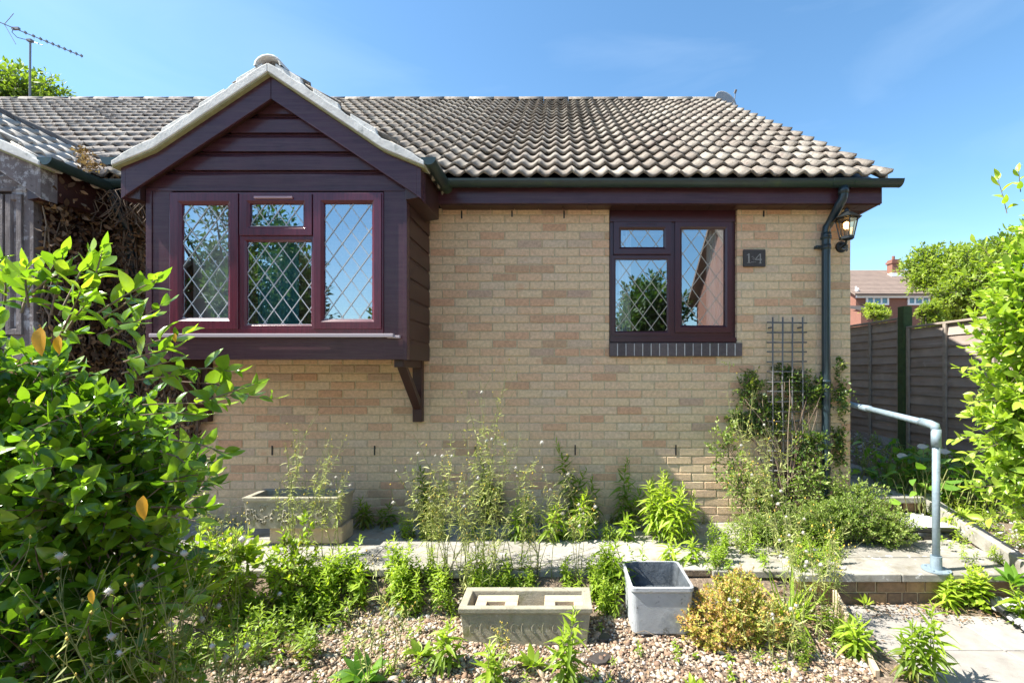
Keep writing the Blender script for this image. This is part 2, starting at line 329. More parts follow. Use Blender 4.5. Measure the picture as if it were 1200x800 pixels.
# ------------------------------------------------------------------ plant toolkit
def leaf_t(wr=.42, fold=.12, droop=.18, tip=1.0, seg=4):     # unit-length leaf along +Y, normal +Z
    v = [(0, 0, 0)]; f = []; rows = []
    for i in range(1, seg):
        t = i/seg; wdt = wr*.5*math.sin(math.pi*t**(.8*tip))**.8; z = -droop*t*t
        s = len(v); v += [(-wdt, t, z+fold*wdt*2), (0, t, z), (wdt, t, z+fold*wdt*2)]; rows.append(s)
    v.append((0, 1, -droop)); e = len(v)-1
    a = rows[0]; f += [(0, a+1, a), (0, a+2, a+1)]
    for a, b in zip(rows, rows[1:]): f += [(a, a+1, b+1, b), (a+1, a+2, b+2, b+1)]
    a = rows[-1]; f += [(a, a+1, e), (a+1, a+2, e)]
    return np.array(v, dtype=float), f
T_OVAL = leaf_t(.46, .14, .16, 1.0, 5); T_LANCE = leaf_t(.21, .2, .35, .8, 4); T_SMALL = leaf_t(.5, .1, .1, 1, 2); T_BLADE = leaf_t(.045, .2, .45, .6, 5)
T_OVALS = leaf_t(.5, .12, .15, 1, 3); T_BROAD = leaf_t(.55, .12, .3, .85, 5); T_THIN = leaf_t(.12, .1, .25, .9, 3)
def rot_mats(d, up, size, wscale=1.0):
    d = d/np.maximum(np.linalg.norm(d, axis=1, keepdims=True), 1e-9)
    x = np.cross(d, up); ln = np.linalg.norm(x, axis=1, keepdims=True); x = np.where(ln < 1e-5, np.array([[1., 0, 0]]), x/np.maximum(ln, 1e-9))
    z = np.cross(x, d); s = np.asarray(size)[:, None]
    return np.stack([x*s*wscale, d*s, z*s], axis=2)
class Leaves:
    def __init__(s): s.p = []; s.d = []; s.u = []; s.s = []; s.t = []
    def a(s, p, d, u, size, tone): s.p.append(tuple(p)); s.d.append(tuple(d)); s.u.append(tuple(u)); s.s.append(size); s.t.append(tone)
    def into(s, mb, T, ws=1.0):
        if not s.p: return
        d = np.array(s.d); Mx = rot_mats(d, np.array(s.u), np.array(s.s), ws); p = np.array(s.p); t = np.clip(np.array(s.t), 0, 1); n = len(p)
        for k, (cz, tw, bd) in enumerate(((1, 0, 0), (2.2, .25, .12), (-.6, -.3, -.1))):      # flat, curled down and twisted, curled up
            tv = T[0].copy(); y = tv[:, 1]; tv[:, 2] *= cz; x = tv[:, 0].copy()
            tv[:, 2] += x*tw*y*2; tv[:, 0] += bd*y*y; sel = np.arange(k, n, 3)
            mb.inst(tv, T[1], Mx[sel], p[sel], t[sel])
def rv(r): 
    while True:
        v = Vector((r.uniform(-1, 1), r.uniform(-1, 1), r.uniform(-1, 1)))
        if .05 < v.length < 1: return v.normalized()
UP = Vector((0, 0, 1))
def twig(lv, st, p0, d, ln, per, size, r, spread=1.0, tone=.5, tvar=.3, stemr=.0022, uplean=.5, sun=.0, nodroop=False):
    d = d.normalized(); side = d.cross(UP); side = side.normalized() if side.length > .01 else Vector((1, 0, 0)); o2 = side.cross(d)
    bend = rv(r)*.15*ln; a = r.random()*6.28
    pt = lambda t: p0+d*ln*t+bend*t*t+Vector((0, 0, -.1*ln*t*t))
    if st is not None: tube(st, [pt(0), pt(.5), pt(1)], [stemr, stemr*.8, stemr*.4], 4, r.random(), caps=False)
    for j in range(per):
        t = (j+.6)/per; q = pt(t); a += 2.4
        rad = side*math.cos(a)+o2*math.sin(a)
        ld = (d*(.35+.5*t)+rad*spread*(1.1-.6*t)+UP*.15).normalized()
        up = (UP*uplean+d*.5+rv(r)*.5-rad*.1)
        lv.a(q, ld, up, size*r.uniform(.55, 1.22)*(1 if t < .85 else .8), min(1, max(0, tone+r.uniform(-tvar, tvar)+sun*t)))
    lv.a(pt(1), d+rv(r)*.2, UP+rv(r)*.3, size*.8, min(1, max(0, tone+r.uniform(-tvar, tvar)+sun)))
def bush(blobs, n, tl, per, size, r, base=None, shell=.5, up=.35, stemr=.002, tone=.45, tvar=.3, T=T_OVAL, extra=(), limbs=14, limbr=.012, spread=1.0, sun=.25, cut=None, ws=1.0):
    lv = Leaves(); lf = MB(); st = MB(); tot = [b[3]*b[4]*b[5] for b in blobs]; s = sum(tot)
    ends = []
    for b, tv in zip(blobs, tot):
        c = Vector(b[:3]); rad = Vector(b[3:6])
        for i in range(max(1, int(n*tv/s))):
            v = rv(r); k = shell+(1-shell)*r.random()**.7
            off = Vector((v.x*rad.x, v.y*rad.y, v.z*rad.z)); p = c+off*k*r.uniform(.9, 1.06)
            if cut and not cut(p): continue
            d = (off.normalized()*.9+UP*up+rv(r)*.55).normalized(); ln = tl*r.uniform(.6, 1.3)
            clump = .18*math.sin(p.x*7+b[0]*3)*math.sin(p.z*6+p.y*5)
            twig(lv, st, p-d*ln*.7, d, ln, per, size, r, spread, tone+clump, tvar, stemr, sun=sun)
            ends.append(p-d*ln*.7)
    for (p, d, ln, pr) in extra:
        twig(lv, st, Vector(p), Vector(d), ln, pr, size, r, spread, tone+.2, tvar, stemr*1.2, sun=sun)
        ends.append(Vector(p))
    if base is not None and ends:
        bs = Vector(base)
        for i in range(limbs):
            e = r.choice(ends); m = bs.lerp(e, .45)+Vector((r.uniform(-.1, .1), r.uniform(-.1, .1), .12*(e-bs).length))
            tube(st, [bs+rv(r)*.02, bs.lerp(m, .5)+rv(r)*.02, m, m.lerp(e, .55)+rv(r)*.03, e], [limbr, limbr*.85, limbr*.6, limbr*.4, limbr*.2], 5, r.random())
    lv.into(lf, T, ws); return lf, st
def plant(name, label, cat, loc, lf, st, lm, sm, group=None, lname='foliage', sname='stem', extra=()):
    o = thing(name, label, cat, tuple(loc), group)
    if lf is not None and lf.n: lf.build(lname, lm, None, smooth=True, loc=tuple(loc)).parent = o
    if st is not None and st.n: st.build(sname, sm, None, smooth=True, loc=tuple(loc)).parent = o
    for nm, mb, m in extra:
        if mb.n: mb.build(nm, m, None, smooth=True, loc=tuple(loc)).parent = o
    for ch in [c for c in COL.objects if c.parent == o]: ch.location = (0, 0, 0)
    return o
def wloc(o):
    v = Vector((0, 0, 0))
    while o: v += o.location; o = o.parent
    return v
def part(name, mb, m, parent, smooth=False, bevel=0, seg=2, label=None):
    o = mb.build(name, m, parent, smooth, bevel, seg, loc=tuple(wloc(parent))); o.location = (0, 0, 0)
    if label: o['label'] = label
    return o
# ------------------------------------------------------------------ ground
WY = 4.31                                             # front face of the bungalow wall
def sst(a, b, x): t = min(1, max(0, (x-a)/(b-a))); return t*t*(3-2*t)
def gh(x, y):
    n = .018*math.sin(x*2.1+1)*math.cos(y*1.7)+.012*math.sin(x*5.3+y*4.1)
    h = -.215+n
    if x < 2.4: h += .165*sst(3.04, 3.27, y)*(1-sst(1.55, 1.75, x)*(1-sst(3.3, 3.5, y)))
    if x > 1.9: h -= .06*(1-sst(2.9, 3.15, y))*sst(1.7, 1.95, x)
    h += sst(3.0, 3.3, x)*(.06+.22*sst(3.0, 4.2, y))+sst(2.6, 3.4, x)*sst(4.2, 7.5, y)*.42
    h += sst(8, 30, y)*.5
    return h
mb = MB(); xs = sorted(set([-60, -30, -15, -9]+[round(-6+.12*i, 3) for i in range(100)]+[6.5, 8, 12, 18, 28, 45, 70])); ys = sorted(set([-60, -30, -14, -6, -3, 0, .8]+[round(1.4+.12*i, 3) for i in range(65)]+[10, 13, 20, 34, 60, 100]))
xs = sorted(xs+[-400, -150, 150, 400]); ys = sorted(ys+[-400, -150, 200, 500])
mb.add([(x, y, gh(x, y)) for y in ys for x in xs], [(j*len(xs)+i, j*len(xs)+i+1, (j+1)*len(xs)+i+1, (j+1)*len(xs)+i) for j in range(len(ys)-1) for i in range(len(xs)-1)])
struct(mb.build('ground', M['soil'], smooth=True), 'dry brown soil of the front garden bed', 'ground')

# path slabs along the wall and the landing on the right
mb = MB()
def slab(mb, x0, x1, y0, y1, z, th, j=.006):
    dz = [rng.uniform(-j, j)*.6 for _ in range(4)]; g = .0025
    v = [(x0+g, y0+g), (x1-g, y0+g), (x1-g, y1-g), (x0+g, y1-g)]
    mb.add([(x, y, z-th) for x, y in v]+[(x, y, z+dz[i]) for i, (x, y) in enumerate(v)], BF, rng.random())
x = -5.4
while x < 1.55:
    wd = rng.choice([.60, .60, .9, .6, .75]); wd = min(wd, 1.6-x)
    slab(mb, x, x+wd, 3.27+rng.uniform(-.02, .02), 3.87, 0, .05); slab(mb, x, x+wd*.99, 3.87, 4.30, .002, .05); x += wd
for a, b in ((1.6, 2.30), (2.30, 3.12)): slab(mb, a, b, 3.20, 3.50, .0, .052, .004)
for a, b in ((1.6, 2.24), (2.24, 2.78), (2.78, 3.22)): slab(mb, a, b, 3.50, 3.86, .003, .05, .004)
slab(mb, 1.6, 2.6, 3.86, 4.30, .004, .05)
jn = MB(); box(jn, -5.4, 2.6, 3.285, 4.30, -.045, -.009); o_ = jn.build('joint_soil', M['soil']); o_['kind'] = 'structure'; o_['label'] = 'soil filling the joints of the stone flags'; o_['category'] = 'soil'
struct(mb.build('path', M['slab'], bevel=.006), 'grey stone flags laid along the foot of the brick wall', 'path')
# riser of step under the landing slabs
mb = MB(); mo = MB()
x = 1.66; k = 0
for row, z0 in enumerate((-.225, -.135)):
    x = 1.64-row*.06; h = .082 if row == 0 else .07
    while x < 3.2:
        wd = rng.choice([.105, .2, .13, .21]); box(mb, x, min(x+wd-.009, 3.2), 3.235+rng.uniform(0, .008), 3.32, z0, z0+h, rng.random()); x += wd
box(mo, 1.6, 3.2, 3.248, 3.34, -.26, -.055)
st_ = thing('garden_step', 'low brown brick riser under the lichened landing slabs at the right', 'step', (2.4, 3.28, -.22)); st_['kind'] = 'structure'
part('brick_riser', mb, M['riser'], st_, bevel=.004); part('mortar', mo, M['mortar'], st_)
# lower path
mb = MB()
for i, (a, b) in enumerate(((2.70, 3.235), (2.22, 2.70), (1.7, 2.22), (1.2, 1.7))):
    slab(mb, 1.74-.08*i, 2.52, a, b, -.213, .05); slab(mb, 2.52, 3.2, a, b, -.215, .05)
struct(mb.build('paving', M['slabpath'], bevel=.008), 'pinkish grey slabs of the lower path at bottom right', 'paving')
# upper steps beside the house
mb = MB(); slab(mb, 2.66, 3.25, 3.86, 4.28, .095, .10, .003)
struct(mb.build('gravel_tread', M['chips'], bevel=.006), 'gritty pale step tread behind the handrail post', 'step')
mb = MB(); slab(mb, 2.66, 3.42, 4.26, 4.56, .235, .05, .003); z = .235
for i in range(6): slab(mb, 2.66, 3.45, 4.56+.62*i, 5.18+.62*i, z+.045*i, .06, .004)
struct(mb.build('side_path', M['slab'], bevel=.006), 'shaded grey slabs of the side path climbing past the house corner', 'path')
mb = MB()
x = 2.66
while x < 3.38: wd = rng.choice([.2, .12, .21]); box(mb, x, min(3.4, x+wd-.01), 4.30, 4.4, .10, .182, rng.random()); x += wd
struct(mb.build('step_riser', M['riser'], bevel=.004), 'brown brick riser of the upper step beside the house', 'step')
mb = MB(); tube(mb, [(2.68, 3.87, .078), (3.2, 3.86, .078)], .022, 10)
for i in range(3): box(mb, 2.72+.17*i, 2.85+.17*i, 3.845, 3.85, .0, .062)
tag(mb.build('rubber_step_edging', M['black'], smooth=True), 'black rubber edging along the gritty tread behind the post', 'edging')
# raking concrete kerb at right of the steps
mb = MB(); extr(mb, [(0, -.12), (.09, -.12), (.09, 0), (0, 0)], lambda a, b, k: (3.18+a+(.12 if k else 0), (4.5, 3.26)[1-k] if False else (3.25 if k == 0 else 4.5), b+(.05 if k == 0 else .27)))
tag(mb.build('kerb', M['slab'], bevel=.01), 'raking concrete kerb down the right side of the steps', 'kerb')
# soldier edge board between gravel and path
mb = MB(); extr(mb, [(0, -.14), (.028, -.14), (.028, 0), (0, 0)], lambda a, b, k: ((1.82+a, 3.18, b-.09) if k == 0 else (1.62+a, 2.45, b-.17)))
tag(mb.build('edging_board', M['block'], bevel=.004), 'pale leaning edging board between pebbles and lower path', 'edging')
# black flexible edging roll + grit bed right
mb = MB(); tube(mb, [P(1153, 700, 3.13), P(1172, 712, 3.03), P(1192, 727, 2.93), P(1230, 756, 2.74), P(1300, 810, 2.5)], [.024, .027, .023, .026, .025], 12)
tag(mb.build('edging_roll', M['black'], smooth=True), 'thick black edging roll curving along the lower path', 'edging')

# pebbles
def pebbles(n, region, size, zfn, mb, seedr):
    ico = [(0, 0, 1), (.89, 0, .45), (.28, .85, .45), (-.72, .53, .45), (-.72, -.53, .45), (.28, -.85, .45), (.72, .53, -.45), (-.28, .85, -.45), (-.89, 0, -.45), (-.28, -.85, -.45), (.72, -.53, -.45), (0, 0, -1)]
    fs = [(0, 1, 2), (0, 2, 3), (0, 3, 4), (0, 4, 5), (0, 5, 1), (1, 6, 2), (2, 7, 3), (3, 8, 4), (4, 9, 5), (5, 10, 1), (2, 6, 7), (3, 7, 8), (4, 8, 9), (5, 9, 10), (1, 10, 6), (6, 11, 7), (7, 11, 8), (8, 11, 9), (9, 11, 10), (10, 11, 6)]
    pos = []; 
    while len(pos) < n:
        q = region(seedr)
        if q: pos.append(q)
    K = n; s = size*seedr_np.lognormal(0, .4, K); sc = np.stack([s*seedr_np.uniform(.8, 1.5, K), s*seedr_np.uniform(.7, 1.1, K), s*seedr_np.uniform(.45, .8, K)], 1)
    a = seedr_np.uniform(0, 6.28, K); tl = seedr_np.normal(0, .3, (K, 2)); ca, sa = np.cos(a), np.sin(a)
    Mx = np.zeros((K, 3, 3)); Mx[:, 0, 0] = ca; Mx[:, 0, 1] = -sa; Mx[:, 1, 0] = sa; Mx[:, 1, 1] = ca; Mx[:, 2, 2] = 1; Mx[:, 2, 0] = tl[:, 0]; Mx[:, 2, 1] = tl[:, 1]
    Mx = Mx*sc[:, None, :]
    pp = np.array([(x_, y_, zfn(x_, y_)+s[i]*.25+seedr_np.uniform(0, .006)) for i, (x_, y_) in enumerate(pos)])
    mb.inst(ico, fs, Mx, pp, seedr_np.random(K))
seedr_np = np.random.default_rng(11)
mb = MB()
def reg(r):
    y = 1.75+1.4*r.random()**.9; x = r.uniform(-1.95, 1.85)
    if x > 1.82-.27*(3.18-y): return None
    dens = math.sin(x*2.7+1)*math.cos(y*3.1)*.5+.5
    if r.random() > .5+.8*dens: return None
    if x < -1.15 and r.random() < min(.8, (-1.15-x)*1.3): return None
    return x, y
pebbles(26000, reg, .0074, gh, mb, rng)
tag(mb.build('pebbles', M['pebble'], smooth=True), 'buff and pink pebbles scattered over the front bed', 'pebbles', kind='stuff')
mb = MB()
pebbles(1500, lambda r: (r.uniform(2.66, 4.3), r.uniform(3.6, 7.2)) , .012, lambda x, y: gh(x, y), mb, rng)
pebbles(1400, lambda r: (lambda x, y: (x, y) if (x-2.80) > (3.13-y)*-.2 and x > 2.42+(3.1-y)*-.9+.4 else None)(r.uniform(2.4, 3.1), r.uniform(2.3, 3.2)), .009, lambda x, y: -.16, mb, rng)
tag(mb.build('stone_chips', M['chips'], smooth=True), 'grey white stone chips beside the steps at right', 'stone chips', kind='stuff')
# leaf litter
lv = Leaves(); mb = MB()
for i in range(2200):
    x = rng.uniform(-2.0, 1.9); y = rng.uniform(1.9, 3.2); lv.a((x, y, gh(x, y)+.012), rv(rng)*Vector((1, 1, .15)), UP+rv(rng)*.4, rng.uniform(.015, .04), rng.random())
for i in range(450):
    x = rng.gauss(2.55, .35); y = rng.gauss(3.12, .08); x = min(max(x, 1.8), 3.3); y = min(y, 3.2); lv.a((x, y, -.195), rv(rng)*Vector((1, 1, .15)), UP+rv(rng)*.4, rng.uniform(.015, .035), rng.random())
for i in range(350):
    x = rng.gauss(1.55, .13); y = rng.gauss(2.95, .14); lv.a((x, y, gh(x, y)+.02+rng.random()*.03), rv(rng)*Vector((1, 1, .3)), UP+rv(rng)*.6, rng.uniform(.02, .04), rng.random())
lv.into(mb, T_SMALL); tag(mb.build('leaf_litter', M['deadleaf'], smooth=True), 'brown dead leaves littered over pebbles and lower path', 'leaf litter', kind='stuff')

# ------------------------------------------------------------------ bungalow
HX0, HX1 = -3.86, 2.63
house = thing('brick_bungalow', 'buff brick bungalow with purple brown bay window and grey tiled roof', 'bungalow', (-.6, WY, 0))
def bricks(mb, mo, x0, x1, z0, z1, y, holes=(), fn=None, depth=.10, phase=0.0):
    fn = fn or (lambda p: p); tmp = MB(); r = random.Random(int(abs(x0*100))+3)
    row = 0; z = z0
    while z < z1-.02:
        zt = min(z+.065, z1); xx = x0-(.1125 if row % 2 else 0)-phase
        while xx < x1:
            a, b = max(xx, x0), min(xx+.215, x1); segs = [(a, b)]
            for (h0, h1, g0, g1) in holes:
                if zt > g0+.01 and z < g1-.01:
                    ns = []
                    for (p, q) in segs:
                        if q <= h0 or p >= h1: ns.append((p, q))
                        else:
                            if p < h0-.012: ns.append((p, h0))
                            if q > h1+.012: ns.append((h1, q))
                    segs = ns
            for (p, q) in segs:
                if q-p < .02: continue
                j = r.uniform(-.0025, .0025); tl = r.uniform(-.0015, .0015); c = .004
                v = [(p, y+depth, z), (q, y+depth, z), (q, y+depth, zt), (p, y+depth, zt), (p, y+c+j, z), (q, y+c+j, z), (q, y+c+j, zt), (p, y+c+j, zt),
                     (p+c, y+j-tl, z+c), (q-c, y+j+tl, z+c), (q-c, y+j+tl, zt-c), (p+c, y+j-tl, zt-c)]
                f = [(3, 2, 1, 0)]+[(i, (i+1) % 4, (i+1) % 4+4, i+4) for i in range(4)]+[(i+4, (i+1) % 4+4, (i+1) % 4+8, i+8) for i in range(4)]+[(8, 9, 10, 11)]
                tmp.add([fn(k) for k in v], f, r.random())
            xx += .225
        z += .075; row += 1
    mb.v += tmp.v; mb.t += tmp.t; mb.lt += tmp.lt; mb.li += [l+mb.n for l in tmp.li]; mb.n += tmp.n
    m_ = .0045
    def mbox(a, b, c, d):
        if b-a > .001 and d-c > .001:
            v = [(a, y+m_, c), (b, y+m_, c), (b, y+depth-.002, c), (a, y+depth-.002, c), (a, y+m_, d), (b, y+m_, d), (b, y+depth-.002, d), (a, y+depth-.002, d)]
            mo.add([fn(k) for k in v], BF)
    if not holes: mbox(x0, x1, z0, z1)
    else:
        (h0, h1, g0, g1) = holes[0]; h0 -= .0; 
        mbox(x0, h0-.004, z0, z1); mbox(h1+.004, x1, z0, z1); mbox(h0-.004, h1+.004, z0, g0-.004); mbox(h0-.004, h1+.004, g1+.004, z1)
SOF = 2.815
WX0, WX1, WZ0, WZ1 = (714-VX)/130, (864-VX)/130, CZ+(VY-417)/130, CZ+(VY-246)/130
bk, mo = MB(), MB()
bricks(bk, mo, HX0, HX1, -.15, 2.83, WY, [(WX0, WX1, WZ0, 2.9)])
bricks(bk, mo, WY+.104, WY+8.3, .0, 2.83, 0, fn=lambda p: (HX1-p[1]-.0, p[0]+.0, p[2]))
def side(p): return (HX1-p[1], p[0], p[2])
wall = part('wall', bk, M['brick'], house); part('mortar', mo, M['mortar'], wall)
# gable wall above (side, right) and rooms
mb = MB(); SL = .71; EY, EZ = 4.06, 3.005; RY = 8.56; RZ = EZ+SL*(RY-EY)
extr(mb, [(WY, 2.83), (WY+8.4, 2.83), (RY, RZ-.1)], lambda a, b, k: (HX1-.09 if k else HX1-.005, a, b))
part('gable_wall', mb, M['brick'], house)
mb = MB()
for (a, b) in ((-3.6, .2), (.3, 2.5)):
    box(mb, a, b, 8.2, 8.3, -.1, 2.8)
    box(mb, a-.05, a, 4.45, 8.2, -.1, 2.8); box(mb, b, b+.05, 4.45, 8.2, -.1, 2.8)
    box(mb, a, b, 4.45, 8.2, 2.62, 2.7)
part('room_walls', mb, M['inner'], house)
mb = MB(); box(mb, -3.6, 2.5, 4.45, 8.2, -.05, .15); part('room_floor', mb, M['innerfloor'], house)

# ---- main window
def X(px, s): return (px-VX)/s
def Z(py, s): return CZ+(VY-py)/s
# window as its own part of the bungalow, panes/sashes/leading are its sub-parts
s = F/4.35
yw = 4.35
wf = MB()
xo0, xo1, zo0, zo1 = X(714.5, s), X(863, s), Z(400, s), Z(249, s)
frame(wf, xo0, xo1, zo0, zo1, [(0, yw+.07), (0, yw+.012), (.035, yw+.012), (.04, yw+.07)])
box(wf, X(783, s), X(793, s), yw+.0125, yw+.07, zo0+.03, zo1-.03)          # mullion
box(wf, X(720, s), X(784, s), yw+.013, yw+.07, Z(304, s), Z(298, s))         # transom
frame(wf, X(716.5, s), X(787, s), Z(393, s), Z(299, s), [(0, yw+.06), (0, yw+.010), (.030, yw+.010), (.043, yw+.022), (.043, yw+.06)])
box(wf, xo0-.002, xo1+.004, yw-.02, yw+.05, Z(401, s), Z(395.5, s))
box(wf, xo0+.03, xo1-.03, yw+.0135, yw+.06, Z(396, s), Z(388.5, s)); box(wf, xo0, xo1, yw-.005, yw+.06, Z(260, s), Z(247, s)+.01)                # head trim
win = part('window', wf, M['mahog2'], house, bevel=.002)
for (a, b, c, d, g) in ((719, 786.7, 298, 260, 9), (791, 858, 389.4, 260, 8.5)):
    i_ = g/s; sa = MB()
    frame(sa, X(a, s), X(b, s), Z(c, s), Z(d, s), [(0, yw+.05), (0, yw-.006), (i_*.7, yw-.006), (i_*.97, yw+.008), (i_, yw+.02), (i_, yw+.05)])
    part('sash', sa, M['mahog2'], win, bevel=.0025)
sa = MB(); box(sa, X(735, s), X(769, s), yw-.012, yw-.0062, Z(263, s), Z(261.5, s)); part('trickle_vent', sa, M['mahog2'], win)
ld = MB()
for (a, b, c, d) in ((727.5, 777.5, 289.2, 267.8), (721.9, 783, 387, 304.6), (798.3, 848, 380.6, 267)):
    g = MB(); sheet(g, X(a, s)-.004, X(b, s)+.004, yw+.020, Z(c, s)-.004, Z(d, s)+.004); part('pane', g, M['glass'], win)
    lead(ld, X(a, s), X(b, s), Z(c, s), Z(d, s), yw+.0195, .152, .207, .0062, .02, .03)
part('leading', ld, M['lead2'], win)
# sill of dark bricks on edge
sb = MB(); mo2 = MB(); x = X(714.2, 130.5); xe = X(870, 131)
while x < xe-.03:
    b_ = min(x+.0675, xe); box(sb, x, b_, WY-.035+rng.uniform(-.001, .001), WY+.06, Z(417.3, 131), Z(401.6, 131), rng.random()); x += .0752
box(mo2, X(714.2, 130.5)+.01, xe-.008, WY-.031, WY+.05, Z(416.8, 131), Z(402.2, 131))
o = part('window_sill', sb, M['bluebrick'], house, bevel=.003); part('mortar', mo2, M['whitemortar'], o)
# curtains in the main window
def curtain(x0, x1, y, z0, z1, n=9, amp=.02):
    mb = MB(); v = []; N_ = n*6
    for k in range(N_+1):
        t = k/N_; xx = x0+(x1-x0)*t; yy = y+amp*math.sin(t*n*6.283)+amp*.4*math.sin(t*17)
        v += [(xx, yy, z0), (xx+.006*math.sin(k), yy*1.0, (z0+z1)/2), (xx, yy, z1)]
    f = []
    for k in range(N_):
        for q in (0, 1): f.append((k*3+q, (k+1)*3+q, (k+1)*3+q+1, k*3+q+1))
    mb.add(v, f); return mb
part('curtain', curtain(.53, .67, 4.44, 1.0, 2.75, 4), M['curt_w'], house, smooth=True)
part('curtain', curtain(1.37, 1.60, 4.44, 1.0, 2.75, 5), M['curt_w'], house, smooth=True)

# ---- weep vents: dark slots in the brickwork
for px, py0, py1 in ((541, 247, 256), (600, 247, 254), (661, 247, 256), (895, 247, 254), (319, 522, 533), (439, 522, 533), (557, 522, 532), (674, 521, 533), (792, 521, 533)):
    wv = MB(); box(wv, X(px, 130)-.006, X(px, 130)+.006, WY-.006, WY+.02, Z(py1, 130), Z(py0, 130)); part('weep_vent', wv, M['black'], house)

# ---- roof tiles
def roof(mb, origin, xd, sd, nd, x0, nt, rows, gauge, seed, lift=.046, amp=.021, keep=None, tw=.30, mirror=False):
    r = random.Random(seed); O = Vector(origin); xd, sd, nd = Vector(xd), Vector(sd), Vector(nd); NS = 12
    for i in range(rows):
        for k in range(nt):
            jx = r.uniform(-.002, .002); jz = r.uniform(-.003, .004); ju = r.uniform(-.006, .006); tone = min(1, max(0, r.gauss(.55, .22)))
            c = O+xd*(x0+(k+.5)*tw)+sd*((i+.5)*gauge)
            if keep and not keep(c): continue
            v = []
            for (u, base, th) in ((i*gauge-.012+ju, lift+jz, -.026), (i*gauge-.012+ju, lift+jz, 0), (i*gauge+gauge*.55, lift*.55+jz, 0), ((i+1)*gauge+.05, .004, 0)):
                for q in range(NS+1):
                    t = q/NS; xx = x0+k*tw+t*tw*1.0+jx
                    ph = t*2*2*math.pi; h = amp*(math.cos(ph)*.95+.12*math.cos(2*ph))
                    p = O+xd*xx+sd*u+nd*(base+h+th+(.0015 if t > .98 or t < .02 else 0)); v.append(tuple(p))
            f = []; m1 = NS+1
            for a in range(3):
                for q in range(NS): f.append((a*m1+q, a*m1+q+1, (a+1)*m1+q+1, (a+1)*m1+q))
            mb.add(v, f, tone)
cs = 1/math.hypot(1, SL); SD = (0, cs, SL*cs); ND = (0, -SL*cs, cs)
G = .25/cs
PARTY = -3.79
rf = MB(); roof(rf, (2.815-22*.3, EY, EZ), (1, 0, 0), SD, ND, 0, 22, 18, G, 5)
rfo = part('roof', rf, M['tile'], house, smooth=True)
e_ = rfo.modifiers.new('thick', 'SOLIDIFY'); e_.thickness = .012; e_.offset = -1
mb = MB()   # deck under the tiles, verge edge
extr(mb, [(EY+.03, EZ-.045), (RY, RZ-.045), (RY, RZ-.075), (EY+.03, EZ-.075)], lambda a, b, k: (2.79 if k else PARTY, a, b))
extr(mb, [(RY, RZ-.045), (RY+4.5, EZ-.045), (RY+4.5, EZ-.08), (RY, RZ-.08)], lambda a, b, k: (2.80 if k else PARTY, a, b))
part('roof_deck', mb, M['black'], rfo)
def ridge(mb, p0, p1, n, r_, seed=1):
    p0, p1 = Vector(p0), Vector(p1); d = (p1-p0); L_ = d.length; d.normalize(); sd_ = d.cross(UP).normalized(); r = random.Random(seed)
    for i in range(n):
        a = p0+d*(L_*i/n)+UP*r.uniform(-.003, .003); b = p0+d*(L_*(i+1)/n-.008)+UP*r.uniform(-.003, .003); v = []; K = 8
        for e in (a, b):
            for rr in (r_, r_-.018):
                for q in range(K+1):
                    an = math.pi*q/K; v.append(tuple(e+sd_*math.cos(an)*rr+UP*(math.sin(an)*rr*.8)))
        m = K+1; f = []
        for q in range(K):
            f.append((q, q+1, 2*m+q+1, 2*m+q)); f.append((m+q+1, m+q, 3*m+q, 3*m+q+1)); f.append((q, m+q, m+q+1, q+1)); f.append((2*m+q, 2*m+q+1, 3*m+q+1, 3*m+q))
        mb.add(v, f, r.random())
mb = MB(); ridge(mb, (PARTY, RY, RZ-.03), (2.81, RY, RZ-.03), 15, .11); part('ridge_tiles', mb, M['tile'], rfo, smooth=True)
# verge mortar line along right edge
mb = MB(); extr(mb, [(EY+.0, EZ-.03), (RY, RZ-.03), (RY, RZ+.02), (EY+.0, EZ+.02)], lambda a, b, k: (2.795 if k else 2.775, a, b)); part('verge', mb, M['verge'], rfo)

# ---- fascia, soffit, boxed end, gutter
FX0, FX1, FY = -1.05, 2.80, 4.14
mb = MB(); box(mb, FX0, FX1, FY, FY+.022, Z(238.5, F/FY), 2.985); 
fa = part('fascia', mb, M['purple'], house, bevel=.003)
mb = MB()
x = FX0
while x < FX1: box(mb, x+.001, min(x+.215, FX1)-.001, FY+.0225, WY+.02, SOF-.001, SOF+.008); x += .217
box(mb, FX0, FX1, FY+.0225, FY+.03, SOF-.008, SOF-.0015)
part('soffit', mb, M['sidewood'], house, bevel=.0015)
mb = MB()     # gable ladder box running back up the verge
extr(mb, [(FY+.0225, SOF-.002), (WY+.15, SOF-.002), (RY, RZ-.26), (RY, RZ-.085), (FY+.0225, EZ-.05)], lambda a, b, k: (FX1-.001 if k else FX1-.022, a, b))
part('bargeboard', mb, M['purple'], house)
mb = MB()
extr(mb, [(WY-.1, SOF+.0), (RY, RZ-.24), (RY, RZ-.22), (WY-.1, SOF+.02)], lambda a, b, k: (FX1-.0225 if k else HX1-.02, a, b))
part('verge_soffit', mb, M['purple'], house)
